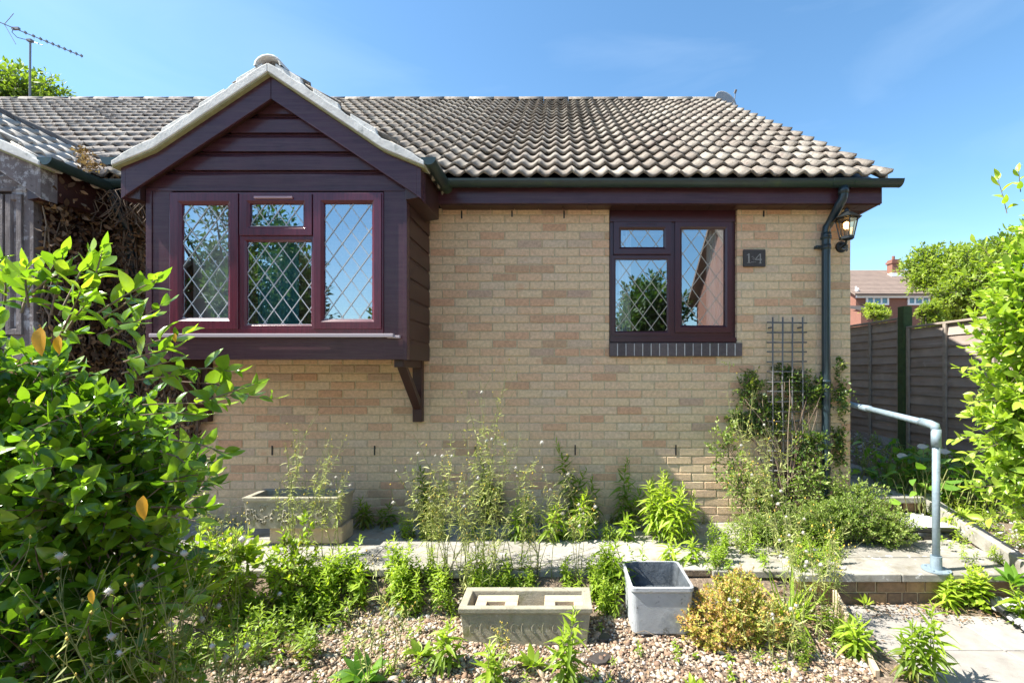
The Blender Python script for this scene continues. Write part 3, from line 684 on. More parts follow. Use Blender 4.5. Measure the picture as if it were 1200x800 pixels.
def gutter(mb, x0, x1, yc, zt, r_=.056, fn=None, caps=(1, 1)):
    fn = fn or (lambda x, y, z: (x, y, z)); K = 10; v = []
    for xx in (x0, x1):
        for rr in (r_, r_-.004):
            for q in range(K+1):
                a = math.pi+math.pi*q/K; v.append(fn(xx, yc+math.cos(a)*rr, zt+math.sin(a)*rr))
    m = K+1; f = []
    for q in range(K):
        f += [(q, q+1, 2*m+q+1, 2*m+q), (m+q+1, m+q, 3*m+q, 3*m+q+1), (q, m+q, m+q+1, q+1), (2*m+q+1, 3*m+q+1, 3*m+q, 2*m+q)]
    f += [(0, 2*m, 3*m, m), (K, m+K, 3*m+K, 2*m+K)]
    mb.add(v, f)
    for i, xx in enumerate((x0, x1)):
        if caps[i]:
            dx = .006 if i else -.006
            v = [fn(xx+a, yc+math.cos(math.pi+math.pi*q/K)*(r_+.002), zt+.001+math.sin(math.pi+math.pi*q/K)*(r_+.002)) for a in (0, dx) for q in range(K+1)]
            mb.add(v, [tuple(range(K+1)), tuple(range(2*K+1, K, -1))]+[(q, q+m, q+1+m, q+1) for q in range(K)]+[(0, K, K+m, m)])
GZ = 2.985; GY = FY-.062
mb = MB(); gutter(mb, -1.0, 2.905, GY, GZ)
for px in (560, 620, 681, 808, 895, 1002):          # brackets
    xx = X(px, F/4.05); gutter(mb, xx-.012, xx+.012, GY, GZ+.003, .060, caps=(0, 0))
gutter(mb, X(975, 138), X(998, 138), GY, GZ+.002, .0605, caps=(0, 0))
part('gutter', mb, M['gutter'], house, smooth=False)
# downpipe with swan neck
mb = MB(); xt = X(989, 137.5); xl = X(968, F/4.245); yl = 4.245
pth = [(xt, GY, 2.95), (xt, GY, 2.86), (xt-.004, GY+.012, 2.825), (xt-.02, GY+.03, 2.79)]
q0 = Vector((xt-.02, GY+.03, 2.79)); q1 = Vector((xl+.02, yl-.012, 2.66))
pth += [tuple(q0.lerp(q1, .5)), tuple(q1), (xl+.004, yl-.003, 2.635), (xl, yl, 2.60), (xl, yl, 1.3), (xl, yl, .12), (xl, yl-.03, .06), (xl, yl-.10, .03)]
tube(mb, pth, .036, 16)
for z in (2.56, 2.90): tube(mb, [(xl if z < 2.7 else xt, yl if z < 2.7 else GY, z-.028), (xl if z < 2.7 else xt, yl if z < 2.7 else GY, z+.028)], .042, 16)
tube(mb, [(xl, yl, 2.535), (xl, yl, 2.555)], .046, 16); tube(mb, [(xl, yl, 2.44), (xl, yl, 2.475)], .041, 16)
for z in (2.47, 1.27, .5):
    box(mb, xl-.075, xl+.05, yl+.02, yl+.062, z-.012, z+.012); tube(mb, [(xl, yl, z-.014), (xl, yl, z+.014)], .0405, 16)
    tube(mb, [(xl-.062, yl+.02, z), (xl-.062, yl-.004, z)], .007, 8)
part('downpipe', mb, M['pipe'], house, smooth=True)
mb = MB(); xl2 = X(160, 130.5); tube(mb, [(X(134, 136.5), 4.1, 2.93), (X(134, 136.5), 4.12, 2.80), (X(137, 136), 4.14, 2.74), (xl2, 4.25, 2.58), (xl2, 4.25, 1.2), (xl2, 4.25, .05)], .034, 14); tube(mb, [(X(134, 136.5), 4.1, 2.82), (X(134, 136.5), 4.1, 2.86)], .04, 14); tube(mb, [(xl2, 4.25, 2.06), (xl2, 4.25, 2.11)], .04, 14)
part('downpipe', mb, M['pipe'], house, smooth=True)

# ---- bay window (built for any centre so that the neighbour's twin has the real shape too)
BY = 3.67; sB = F/BY
def bay(parent, cx, mats, name, real=True):
    X0, X1 = cx-1.0, cx+1.0; BZ0, BZ1 = Z(421, sB), Z(224, sB)
    wall_m, side_m, win_m = mats
    c = MB()                                    # core: posts, header, bottom panel, base
    box(c, X0, X0+.045, BY-.004, BY+.06, BZ0, BZ1); box(c, X0+.046, X0+.195, BY+.004, BY+.06, BZ0, BZ1)
    box(c, X1-.175, X1-.026, BY+.004, BY+.06, BZ0, BZ1); box(c, X1-.025, X1+.004, BY-.004, BY+.06, BZ0-.004, BZ1)
    box(c, X0+.046, X1-.026, BY+.008, BY+.06, Z(421, sB), Z(395.5, sB))
    box(c, X0, X1, BY-.002, BY+.06, BZ1, BZ1+.022)
    box(c, X0, X1, BY+.0605, WY+.02, BZ0+.01, BZ0+.05)
    bayo = part('bay_window', c, wall_m, parent, bevel=.002)
    n = 9; h = (2.9-BZ0)/n
    for sx in (X0, X1):
        sd = MB(); g = 1 if sx == X1 else -1
        for i in range(n):
            z0 = BZ0+.0+i*h
            extr(sd, [(sx-g*.03, z0), (sx+g*.004, z0), (sx+g*.004, z0+h-.03), (sx-g*.004, z0+h-.012), (sx-g*.004, z0+h-.002), (sx-g*.03, z0+h-.002)] if g > 0 else [(sx+.03, z0), (sx+.03, z0+h-.002), (sx+.004, z0+h-.002), (sx+.004, z0+h-.012), (sx-.004, z0+h-.03), (sx-.004, z0)],
                 lambda a, b, k: (a, BY+.061 if k == 0 else WY+.0, b), rng.random())
        part('side_cladding', sd, side_m, bayo)
    # gable boards
    gb = MB(); zb = BZ1+.024; i = 0; AP = 3.577; 
    while zb < AP-.2:
        zt = zb+.144; hw = max(.05, min(1.0, (AP-.085-(zb+.05))/.67-.0)); hw = min(hw, (AP-.09-zb)/.67)
        prof = [(BY+.05, zb), (BY+.012, zb), (BY+.010, zb+.098), (BY+.017, zb+.112), (BY+.032, zb+.128), (BY+.034, zt-.003), (BY+.05, zt-.003)]
        extr(gb, prof, lambda a, b, k, hw=hw: (cx-hw if k == 0 else cx+hw, a, b), rng.random()); zb = zt; i += 1
    part('gable_cladding', gb, wall_m, bayo)
    # barge boards
    y0, y1 = BY-.07, BY-.048; 
    def top(d): return 3.577-.668*d if d < .86 else 3.577-.668*.86-.41*(d-.86)
    def bot(d): return 3.577-.165-.662*d
    ds = [0, .3, .6, .8, .86, .92, 1.0, 1.095]
    for g in (1, -1):
        b = MB(); pts = [(cx+g*(.0015+d), top(d)) for d in ds]+[(cx+g*(.0015+d), bot(d)) for d in reversed(ds)]
        if g > 0: pts = pts[::-1]
        prism(b, pts, y0, y1)
        e = [(cx+g*1.0965, top(1.095)), (cx+g*1.13, top(1.13)), (cx+g*1.13, bot(1.13)-.004), (cx+g*1.0965, bot(1.095)-.004)]
        if g > 0: e = e[::-1]
        prism(b, e, y0, y1+.10)
        for d in (.12, .42, .78, 1.02):
            for zz in (.35, .7):
                zc = top(d)*zz+bot(d)*(1-zz); xx = cx+g*d
                b.add([(xx-.004, y0-.0015, zc-.004), (xx+.004, y0-.0015, zc-.004), (xx+.004, y0-.0015, zc+.004), (xx-.004, y0-.0015, zc+.004), (xx-.004, y0+.001, zc-.004), (xx+.004, y0+.001, zc-.004), (xx+.004, y0+.001, zc+.004), (xx-.004, y0+.001, zc+.004)], [(0, 1, 2, 3), (0, 4, 5, 1), (1, 5, 6, 2), (2, 6, 7, 3), (3, 7, 4, 0)])
        part('bargeboard', b, wall_m, parent, bevel=.002)
    sf = MB()                                   # raking soffit behind barge + eaves boxes back to the main roof
    for g in (1, -1):
        p = [(cx+g*1.0, bot(1.0)+.03), (cx+g*.02, bot(.02)+.03), (cx+g*.02, bot(.02)+.045), (cx+g*1.0, bot(1.0)+.045)]
        if g > 0: p = p[::-1]
        prism(sf, p, y1+.001, BY+.01)
        p = [(cx+g*1.005, 2.66), (cx+g*1.125, 2.68), (cx+g*1.125, 2.93), (cx+g*1.005, 2.93)]
        if g < 0: p = p[::-1]
        prism(sf, p, y1+.0, FY+.02)
    part('eaves_box', sf, side_m, parent, bevel=.002)
    # roof of bay
    for g in (1, -1):
        r_ = MB(); a = math.atan(.668); xd = (0, g, 0) ; sdv = (-g*math.cos(a), 0, math.sin(a)); nd = (g*math.sin(a), 0, math.cos(a))
        # rows run along Y; origin at eave
        base = Vector((cx+g*1.15, BY-.06 if g > 0 else BY-.06+6*.3, 3.577-.668*1.15+.055+.035))
        kp = (lambda q: q.y < EY+(q.z-EZ)/SL+.35)
        roof(r_, base, xd, sdv, nd, 0, 6, 5, .27, 9+g, keep=kp, lift=.036)
        o = part('bay_roof', r_, M['tile'] if real else M['tilesunlit'], parent, smooth=True); e = o.modifiers.new('t', 'SOLIDIFY'); e.thickness = .012; e.offset = -1
        # verge: white mortar + tile edges following the bellcast
        vg = MB(); ed = MB()
        dd = [0, .2, .4, .6, .78, .86, .93, 1.0, 1.08, 1.165]
        def step(d): return .012*((d/.27) % 1)+.004*math.sin(d*23)
        tp = [(cx+g*(d-.0), top(d)+.083+step(d) if d < 1.1 else top(d)+.062) for d in dd]; bt = [(cx+g*d, top(d)+.016) for d in dd]
        fine = [i_*1.165/26 for i_ in range(27)]
        tp = [(cx+g*d, top(d)+(.078+step(d)*1.6)*(1-.45*max(0, (d-1.0)/.165))) for d in fine]; bt = [(cx+g*d, top(d)+.015) for d in fine]
        p = tp+bt[::-1]
        if g > 0: p = p[::-1]
        prism(vg, p, BY-.115, BY+.06)
        for d0 in (.22, .50, .78):
            z_ = top(d0)+.085
            p = [(cx+g*(d0-.17), top(d0-.17)+.118), (cx+g*(d0+.02), top(d0+.02)+.134), (cx+g*(d0+.035), top(d0+.035)+.070), (cx+g*(d0-.17), top(d0-.17)+.07)]
            if g < 0: p = p[::-1]
            prism(vg, p[::-1], BY-.10, BY+.10)
        p = [(cx+g*d, top(d)+.0145) for d in fine]+[(cx+g*d, top(d)+.002) for d in fine[::-1]]
        if g > 0: p = p[::-1]
        prism(ed, p, BY-.105, BY+.0)
        vo = part('verge', vg, M['verge'], parent, bevel=.006); part('undercloak', ed, M['vergeedge'], vo)
    rg = MB(); ridge(rg, (cx, BY-.11, 3.64), (cx, 5.1, 3.64), 4, .105, 3); part('ridge_tiles', rg, M['verge'] if real else M['tiledim'], parent, smooth=True)
    for g in (1, -1):                           # side gutters running back along Y
        gm = MB(); gutter(gm, BY-.10, 4.2 if g > 0 else 4.2, 0, 2.955, .055, fn=lambda x, y, z, g=g: (cx+g*1.195+y, x, z-.01*(x-BY)))
        part('gutter', gm, M['gutter'], parent)
    return bayo, X0, X1, BZ0, BZ1
bayo, bx0, bx1, bz0, bz1 = bay(house, -2.17, (M['purple'], M['sidewood'], M['mahog']), 'bay')
# bay frames
of = MB(); yb = BY
def fr3(mb, a, b, c, d, g, yf): 
    i_ = g/sB; frame(mb, X(a, sB), X(b, sB), Z(d, sB), Z(c, sB), [(0, yf+.055), (0, yf), (i_*.70, yf), (i_*.96, yf+.014), (i_, yf+.024), (i_, yf+.055)])
box(of, X(199, sB), X(449.5, sB), yb-.004, yb+.05, Z(391.5, sB), Z(384.5, sB))
box(of, X(199, sB), X(449.5, sB), yb-.004, yb+.05, Z(228.5, sB), Z(225.5, sB))
for a, b in ((199, 201), (279.8, 283), (366.2, 369), (447, 449.5)): box(of, X(a, sB), X(b, sB), yb-.0035, yb+.05, Z(385, sB), Z(228, sB))
fr3(of, 281.5, 370.8, 276, 386.5, 7.2, yb-.002)
bw = part('bay_frame', of, M['mahog'], house, bevel=.002)
for q_ in ((200.6, 280.4, 227, 385.6, 13.3, yb-.016), (368.3, 447.7, 227, 385.6, 12.0, yb-.016), (282.4, 366.8, 228, 276.6, 11.4, yb-.018)): sa = MB(); fr3(sa, *q_); part('sash', sa, M['mahog'], bw, bevel=.003)
ld = MB()
for (a, b, c, d, yy) in ((213.9, 267.1+3, 372.3, 240.3, yb), (380.3, 435.7, 373.6, 239, yb), (293.8, 355.4, 265.2, 239.4, yb), (288.7, 363.6, 379.3, 283.2, yb+.01)):
    g = MB(); sheet(g, X(a, sB)-.01, X(b, sB)+.01, yy+.012, Z(c, sB)-.01, Z(d, sB)+.01); part('pane', g, M['glass'], bw)
    lead(ld, X(a, sB)-.005, X(b, sB)+.005, Z(c, sB)-.005, Z(d, sB)+.005, yy+.0115, .137, .188, .0062, 0, .02)
part('leading', ld, M['lead'], bw)
sm = MB(); box(sm, X(180, sB), X(463, sB), yb-.045, yb-.006, Z(395.5, sB), Z(391.2, sB)); box(sm, X(455, sB), X(470, sB), yb-.03, yb-.004, Z(396.5, sB), Z(393.2, sB))
part('sill_trim', sm, M['silver'], bw, bevel=.004)
sm = MB(); box(sm, X(300.5, sB), X(345, sB), yb-.034, yb-.0165, Z(234.2, sB), Z(231.5, sB)); part('trickle_vent', sm, M['vent'], bw, bevel=.003)
for a, b, c, d, yy in ((213.9, 270, 374.6, 372.3, yb), (380.3, 436, 375, 373.6, yb), (293.5, 356, 266.6, 265, yb), (288.5, 364, 381, 379.6, yb+.01)):
    mb = MB(); box(mb, X(a, sB), X(b, sB), yy-.004, yy+.012, Z(c, sB), Z(d, sB)); part('glazing_bead', mb, M['silver'], bw, bevel=.001)
part('blind', curtain(-2.93, -2.50, BY+.16, 1.5, 2.8, 2, .006), M['curt_w'], house, smooth=True)
part('curtain', curtain(-2.42, -2.08, BY+.17, 1.5, 2.8, 5), M['curt_t'], house, smooth=True)
# brackets under the bay
for cxb in (X(490.5, F/4.28), X(242, F/4.28)):
    b = MB(); z1 = bz0+.01
    box(b, cxb-.042, cxb+.042, WY-.075, WY-.003, Z(494, 131), z1)
    extr(b, [(WY-.075, 1.02), (WY-.075, 1.11), (WY-.43, z1-.07), (WY-.50, z1-.07)][::-1], lambda a_, c_, k: (cxb-.036 if k == 0 else cxb+.036, a_, c_))
    box(b, cxb-.038, cxb+.038, WY-.56, WY-.076, z1-.07, z1)
    part('bracket', b, M['sidewood'], house, bevel=.006)

# ------------------------------------------------------------------ neighbour (left half of the pair)
nb = thing('neighbouring_bungalow', 'adjoining bungalow at left with peeling white boards and weathered roof toned darker', 'bungalow', (-5.5, WY, 0))
nbk, nmo = MB(), MB(); bricks(nbk, nmo, -9.5, HX0-.004, -.15, 2.83, WY+.002)
nw = part('wall', nbk, M['brick'], nb); part('mortar', nmo, M['mortar'], nw)
r2 = MB(); roof(r2, (2.815-22*.3-27*.3, EY, EZ), (1, 0, 0), SD, ND, 0, 27, 18, G, 15, keep=lambda q: True)
ro = part('roof', r2, M['tiledim'], nb, smooth=True); e_ = ro.modifiers.new('t', 'SOLIDIFY'); e_.thickness = .012; e_.offset = -1
mb = MB(); ridge(mb, (-11.8, RY, RZ-.03), (PARTY-.01, RY, RZ-.03), 18, .11, 4); part('ridge_tiles', mb, M['tiledim'], ro, smooth=True)
mb = MB(); extr(mb, [(EY+.03, EZ-.045), (RY, RZ-.045), (RY+4.5, EZ-.045), (RY+4.5, EZ-.09), (RY, RZ-.09), (EY+.03, EZ-.09)], lambda a, b, k: (PARTY-.003 if k else -11.8, a, b)); part('roof_deck', mb, M['black'], ro)
bay(nb, -5.035, (M['peel'], M['sidewood'], M['peelframe']), 'nbay', False)
mb = MB()
for (a, b, c, d) in ((-30, 5, 228, 392), (8, 27, 228, 392)):
    frame(mb, X(a, sB), X(b, sB), Z(d, sB), Z(c, sB), [(0, BY+.05), (0, BY-.012), (.04, BY-.012), (.055, BY+.01), (.055, BY+.05)])
part('window_frame', mb, M['peelframe'], nb, bevel=.003)
g = MB(); box(g, -5.9, X(26, sB), BY+.014, BY+.018, Z(388, sB), Z(232, sB)); part('pane', g, M['glass'], nb)
mb = MB(); box(mb, -5.9, -4.2, BY+.3, BY+.32, 1.5, 2.8); part('window_board', mb, M['inner'], nb)
mb = MB(); gutter(mb, -3.86, -3.31, GY, GZ-.005); part('gutter', mb, M['gutter'], nb)
mb = MB(); box(mb, -3.92, -3.30, FY, FY+.02, 2.81, 2.97); box(mb, -3.92, -3.30, FY+.0205, WY, 2.812, 2.82); part('fascia', mb, M['sidewood'], nb)
# moss and leaf debris in the valley
lv = Leaves(); mb = MB()
for i in range(420):
    t = rng.random()**1.3; p = Vector((-3.9-.9*t+rng.gauss(0, .04), 4.0+.8*t+rng.gauss(0, .04), 3.02+.55*t+rng.random()*.05)); lv.a(p, rv(rng), UP+rv(rng)*.6, rng.uniform(.02, .05), rng.random())
for i in range(160):
    lv.a((rng.uniform(-3.9, -3.35), GY+rng.gauss(0, .025), GZ+rng.random()*.03), rv(rng), UP+rv(rng), rng.uniform(.02, .05), rng.random())
lv.into(mb, T_SMALL); tag(mb.build('valley_debris', M['deadleaf'], smooth=True), 'dead leaves lying in the roof valley and gutter at left', 'leaf debris', kind='stuff')
# dead creeper on the wall between the bays
st = MB(); lv = Leaves(); lf = MB(); r = random.Random(5)
for i in range(150):
    x = r.uniform(-4.0, -3.22); z = r.uniform(.2, 1.6); pts = []; d = r.uniform(-.4, .4)
    for k in range(9):
        pts.append((x, WY-.02-r.random()*.10, z)); x += d*.16+r.uniform(-.07, .07); z += r.uniform(.06, .22); x = min(-3.18, max(-4.05, x))
        if z > 2.85: break
    if len(pts) > 2: tube(st, pts, [r.uniform(.003, .009)]*len(pts), 4, r.random(), caps=False)
for i in range(40):
    x = r.uniform(-3.95, -3.35); p = Vector((x, GY+.02-r.random()*.08, 2.9)); pts = [p]
    for k in range(4): p = p+Vector((r.uniform(-.09, .09), r.uniform(-.05, .05), -r.uniform(.02, .12))); pts.append(p)
    tube(st, pts, .004, 4, r.random(), caps=False)
for i in range(3400):
    x = r.uniform(-4.05, -3.2); z = r.uniform(.6, 2.85); lv.a((x, WY-.02-r.random()*.13, z), rv(r), rv(r)-Vector((0, 1, 0)), r.uniform(.025, .07), r.random()**1.5)
for i in range(70):
    y = r.uniform(3.7, 4.28); z = r.uniform(.6, 2.0); pts = []
    for k in range(8):
        pts.append((-4.02+r.random()*.09, y, z)); y = min(4.3, max(3.69, y+r.uniform(-.09, .09))); z += r.uniform(.04, .2)
        if z > 2.85: break
    tube(st, pts, [r.uniform(.003, .008)]*len(pts), 4, r.random(), caps=False)
for i in range(2600): lv.a((-4.02+r.random()*.12, r.uniform(3.68, 4.3), r.uniform(.9, 2.86)), rv(r), rv(r)+Vector((1, 0, 0)), r.uniform(.03, .075), r.random()**1.5)
lv.into(lf, T_OVALS)
plant('dead_creeper', 'tangle of dead brown creeper on the wall between the two bays', 'creeper', (-3.6, WY, 0), lf, st, M['deadleaf'], M['twig'])

# ------------------------------------------------------------------ things on the house
# plaque
pl = thing('house_number_plaque', 'dark slate plaque with number 14 on brick wall right of window', 'house sign', (X(884, 130.4), WY-.012, Z(302.5, 130.4)))
mb = MB(); cx, cz = pl.location.x, pl.location.z; box(mb, cx-.1, cx+.1, WY-.022, WY-.002, cz-.077, cz+.077); part('plate', mb, M['slate'], pl, bevel=.006, seg=3)
mb = MB(); yy0, yy1 = WY-.0245, WY-.0215
def pp(pts, ox): prism(mb, [(cx+ox+a, cz+b) for a, b in pts], yy0, yy1)
pp([(-.006, -.040), (.006, -.040), (.006, .040), (-.002, .040), (-.006, .036)], -.052); pp([(-.018, .022), (-.0065, .030), (-.0065, .036), (-.018, .028)], -.052)
pp([(-.016, -.044), (.016, -.044), (.016, -.0405), (-.016, -.0405)], -.052)
pp([(.006, -.044), (.016, -.044), (.016, .040), (.006, .036)], .040); pp([(-.036, -.018), (.0055, -.018), (.0055, -.010), (-.036, -.010)], .040); pp([(.0165, -.018), (.024, -.018), (.024, -.010), (.0165, -.010)], .040)
pp([(-.036, -.0095), (-.027, -.0095), (.0055, .030), (.0055, .040)], .040); pp([(-.002, -.049), (.020, -.049), (.020, -.0445), (-.002, -.0445)], .040)
for (a, b) in ((-.012, .004), (-.004, -.004), (-.018, -.008), (-.008, -.016), (-.026, .010), (-.018, .014)):       # small engraved sprig between the figures
    pp([(a-.004, b), (a, b-.004), (a+.004, b), (a, b+.004)], .002)
for a in (-.03, -.015, 0.0): pp([(a, -.036+a*.2), (a+.012, -.038), (a+.012, -.0355), (a, -.0335)], .0)
part('number', mb, M['digit'], pl)
# lantern
lx, ly, lz = X(995.5, F/4.05), 4.09, Z(266, F/4.09)
la = thing('wall_lantern', 'black coach lantern with lit amber panes on the house corner', 'wall lamp', (lx, WY-.01, lz-.2))
b = MB(); BXc = X(985.5, 130)
tube(b, [(BXc, WY-.003, lz-.115), (BXc, WY-.018, lz-.115)], [.052, .048], 20); tube(b, [(BXc, WY-.018, lz-.115), (BXc, WY-.028, lz-.115)], [.034, .02], 16)
tube(b, [(BXc, WY-.02, lz-.12), (BXc+.01, WY-.08, lz-.16), (lx-.01, ly+.07, lz-.165), (lx, ly+.01, lz-.14), (lx, ly, lz-.10)], [.009, .008, .008, .009, .012], 8)
tube(b, [(lx+.0, ly, lz-.155), (lx, ly, lz-.21)], [.012, .005], 8)
def hexa(r_, z, k=6, ph=.26): return [(lx+r_*math.cos(ph+i*2*math.pi/k), ly+r_*math.sin(ph+i*2*math.pi/k), z) for i in range(k)]
def loft(mb, rings, tone=.5):
    n = len(rings[0]); v = [p for r_ in rings for p in r_]; f = [tuple(range(n-1, -1, -1)), tuple(range((len(rings)-1)*n, len(rings)*n))]
    for i in range(len(rings)-1):
        for k in range(n): f.append((i*n+k, i*n+(k+1) % n, (i+1)*n+(k+1) % n, (i+1)*n+k))
    mb.add(v, f, tone)
loft(b, [hexa(.02, lz-.115), hexa(.058, lz-.105), hexa(.058, lz-.092), hexa(.05, lz-.088)])
loft(b, [hexa(.112, lz+.066), hexa(.118, lz+.070), hexa(.085, lz+.088), hexa(.05, lz+.118), hexa(.022, lz+.134), hexa(.018, lz+.145), hexa(.006, lz+.165)])
h0, h1 = hexa(.053, lz-.09), hexa(.086, lz+.066)
for p, q in zip(h0, h1): tube(b, [p, q], .0055, 5)
for ring in (hexa(.054, lz-.088), hexa(.085, lz+.062)):
    for i in range(6): tube(b, [ring[i], ring[(i+1) % 6]], .005, 5)
part('lamp_body', b, M['black'], la)
g = MB(); h0, h1 = hexa(.051, lz-.088), hexa(.083, lz+.064)
for i in range(6):
    j = (i+1) % 6; g.add([h0[i], h0[j], h1[j], h1[i]], [(0, 1, 2, 3)])
part('lamp_glass', g, M['lamb'], la)
b = MB(); tube(b, [(lx, ly, lz-.08), (lx, ly, lz-.02)], .012, 10); part('bulb_holder', b, M['silver'], la)
b = MB(); tube(b, [(lx, ly, lz-.019), (lx, ly, lz-.005), (lx, ly, lz+.03), (lx, ly, lz+.045)], [.012, .024, .026, .008], 12); part('bulb', b, M['bulb'], la, smooth=True)
# trellis
tr = thing('trellis', 'narrow grey wire trellis fixed to the brick wall by the downpipe', 'trellis', (X(920, 132), WY-.03, .2))
b = MB()
for px in (903.5, 915.3, 926.6, 938.3): 
    x = X(px, 131.5); tube(b, [(x, WY-.085, Z(372, 131.5)), (x+rng.uniform(-.004, .004), WY-.085, 1.2), (x+rng.uniform(-.01, .01), WY-.10, .18)], .007, 6, rng.random())
k = 0
while 378+k*11.5 < 600:
    z = Z(378+k*11.5+rng.uniform(-.5, .5), 131.5); tube(b, [(X(897.5, 131.5), WY-.073, z), (X(944, 131.5), WY-.073, z+rng.uniform(-.006, .006))], .007, 6, rng.random()); k += 1
part('wire_grid', b, M['trellis'], tr, smooth=True)
b = MB()
for z in (1.75, .6):
    for xq in (903.5, 938.3): b = MB(); tube(b, [(X(xq, 131.5), WY-.085, z), (X(xq, 131.5), WY, z)], .008, 8); part('fixing', b, M['trellis'], tr)

# satellite dish behind the verge
dq = P(851, 119, 8.75); ds_ = thing('satellite_dish', 'round grey satellite dish showing above the end of the roof ridge', 'satellite dish', (2.9, 8.6, 5.4))
b = MB(); rings = []
ax = Vector((.35, -.9, .25)).normalized(); u_ = ax.cross(UP).normalized(); v_ = u_.cross(ax)
dv = []; df = []
for i in range(7):
    rr = .225*i/6
    for k in range(20):
        a = k*2*math.pi/20; p = dq+u_*math.cos(a)*rr*1.05+v_*math.sin(a)*rr-ax*(.045*(1-(i/6)**2)); dv.append(tuple(p))
for i in range(6):
    for k in range(20): df.append((i*20+k, i*20+(k+1) % 20, (i+1)*20+(k+1) % 20, (i+1)*20+k))
b.add(dv, df); d_ = part('reflector', b, M['dish'], ds_, smooth=True); e_ = d_.modifiers.new('t', 'SOLIDIFY'); e_.thickness = .008
b = MB(); tube(b, [dq-v_*.2, dq+ax*.2-v_*.12, dq+ax*.24-v_*.02], .008, 6); tube(b, [dq+ax*.22-v_*.03, dq+ax*.27+v_*.01], .022, 10)
tube(b, [dq-ax*.05, dq-ax*.12-UP*.1, Vector((2.84, 8.62, 5.6)), Vector((2.8, 8.62, 5.5))], .018, 8); part('receiver_arm', b, M['alu'], ds_)
# TV aerial
am = thing('tv_aerial', 'long thin TV aerial on a mast above the left end of the ridge', 'aerial', tuple(P(35, 118, 8.5)))
b = MB(); mt_ = P(35.5, 48, 8.5); tube(b, [P(35, 120, 8.5), mt_], .015, 8); box(b, mt_.x-.04, mt_.x+.04, mt_.y-.03, mt_.y+.03, mt_.z-.02, mt_.z+.02); part('mast', b, M['alu'], am)
b = MB(); a0, a1 = P(-6, 24, 8.2), P(97, 66.5, 8.9); tube(b, [a0, a1], .008, 6)
bd = (a1-a0).normalized(); el_dir = bd.cross(UP).normalized(); el_dir = (el_dir*.9+Vector((.0, .0, .12))).normalized()
for t in (.33, .42, .50, .57, .64, .71, .78, .85, .92, .985):
    p = a0.lerp(a1, t); tube(b, [p-el_dir*.06, p+el_dir*.06], .0035, 5); box(b, p.x-.014, p.x+.014, p.y-.014, p.y+.014, p.z-.012, p.z+.022)
p = a0.lerp(a1, .1); q = Vector((.35, .1, .9)).normalized()
tube(b, [p, P(16, 16, 8.2)], .005, 5); tube(b, [p, P(18.5, 52, 8.2)], .005, 5); tube(b, [a0.lerp(a1, .2)-UP*.0, P(14, 38, 8.3), P(20, 44, 8.35)], .006, 5)
p = a0.lerp(a1, .23); box(b, p.x-.07, p.x+.05, p.y-.02, p.y+.02, p.z-.01, p.z+.03)
tube(b, [P(20, 44, 8.35), mt_], .006, 5); tube(b, [mt_+Vector((-.12, 0, .03)), mt_, mt_+Vector((.22, 0, -.08))], .006, 5)
part('boom', b, M['alu'], am)

# ------------------------------------------------------------------ handrail
hr = thing('handrail', 'galvanised steel handrail with post bolted to the landing slabs', 'handrail', tuple(P(1097, 668, 3.27)))
px_, py_ = hr.location.x, 3.27; zt = .965
b = MB(); tube(b, [(px_, py_, .01), (px_, py_, zt-.02)], .023, 20); part('post', b, M['galv'], hr, smooth=True)
b = MB(); tube(b, [(px_, py_, .003), (px_, py_, .012)], .085, 28); tube(b, [(px_, py_, .012), (px_, py_, .10)], .034, 20)
for a in (.6, 2.2, 3.8, 5.3): tube(b, [(px_+.065*math.cos(a), py_+.065*math.sin(a), .012), (px_+.065*math.cos(a), py_+.065*math.sin(a), .02)], .009, 6)
part('base_flange', b, M['galv'], hr)
b = MB(); tube(b, [(px_, py_, zt-.12), (px_, py_, zt-.0)], .030, 20); tube(b, [(px_, py_, zt-.02), (px_-.002, py_+.008, zt+.02), (px_-.001, py_+.05, zt+.028), (px_+.002, py_+.14, zt+.036)], [.029, .030, .029, .028], 20); part('elbow', b, M['galv'], hr, smooth=True)
b = MB(); tube(b, [(px_+.002, py_+.10, zt+.033), (px_+.09, 4.16, zt+.075)], .0235, 20); tube(b, [(px_+.09, 4.10, zt+.072), (px_+.095, 4.25, zt+.077)], .028, 16); tube(b, [(px_+.09, 4.16, zt+.075), (px_+.10, 5.6, zt+.2)], .0235, 16); tube(b, [(px_+.10, 5.6, zt+.2), (px_+.10, 5.6, .3)], .0235, 16); part('rail', b, M['galv'], hr, smooth=True)

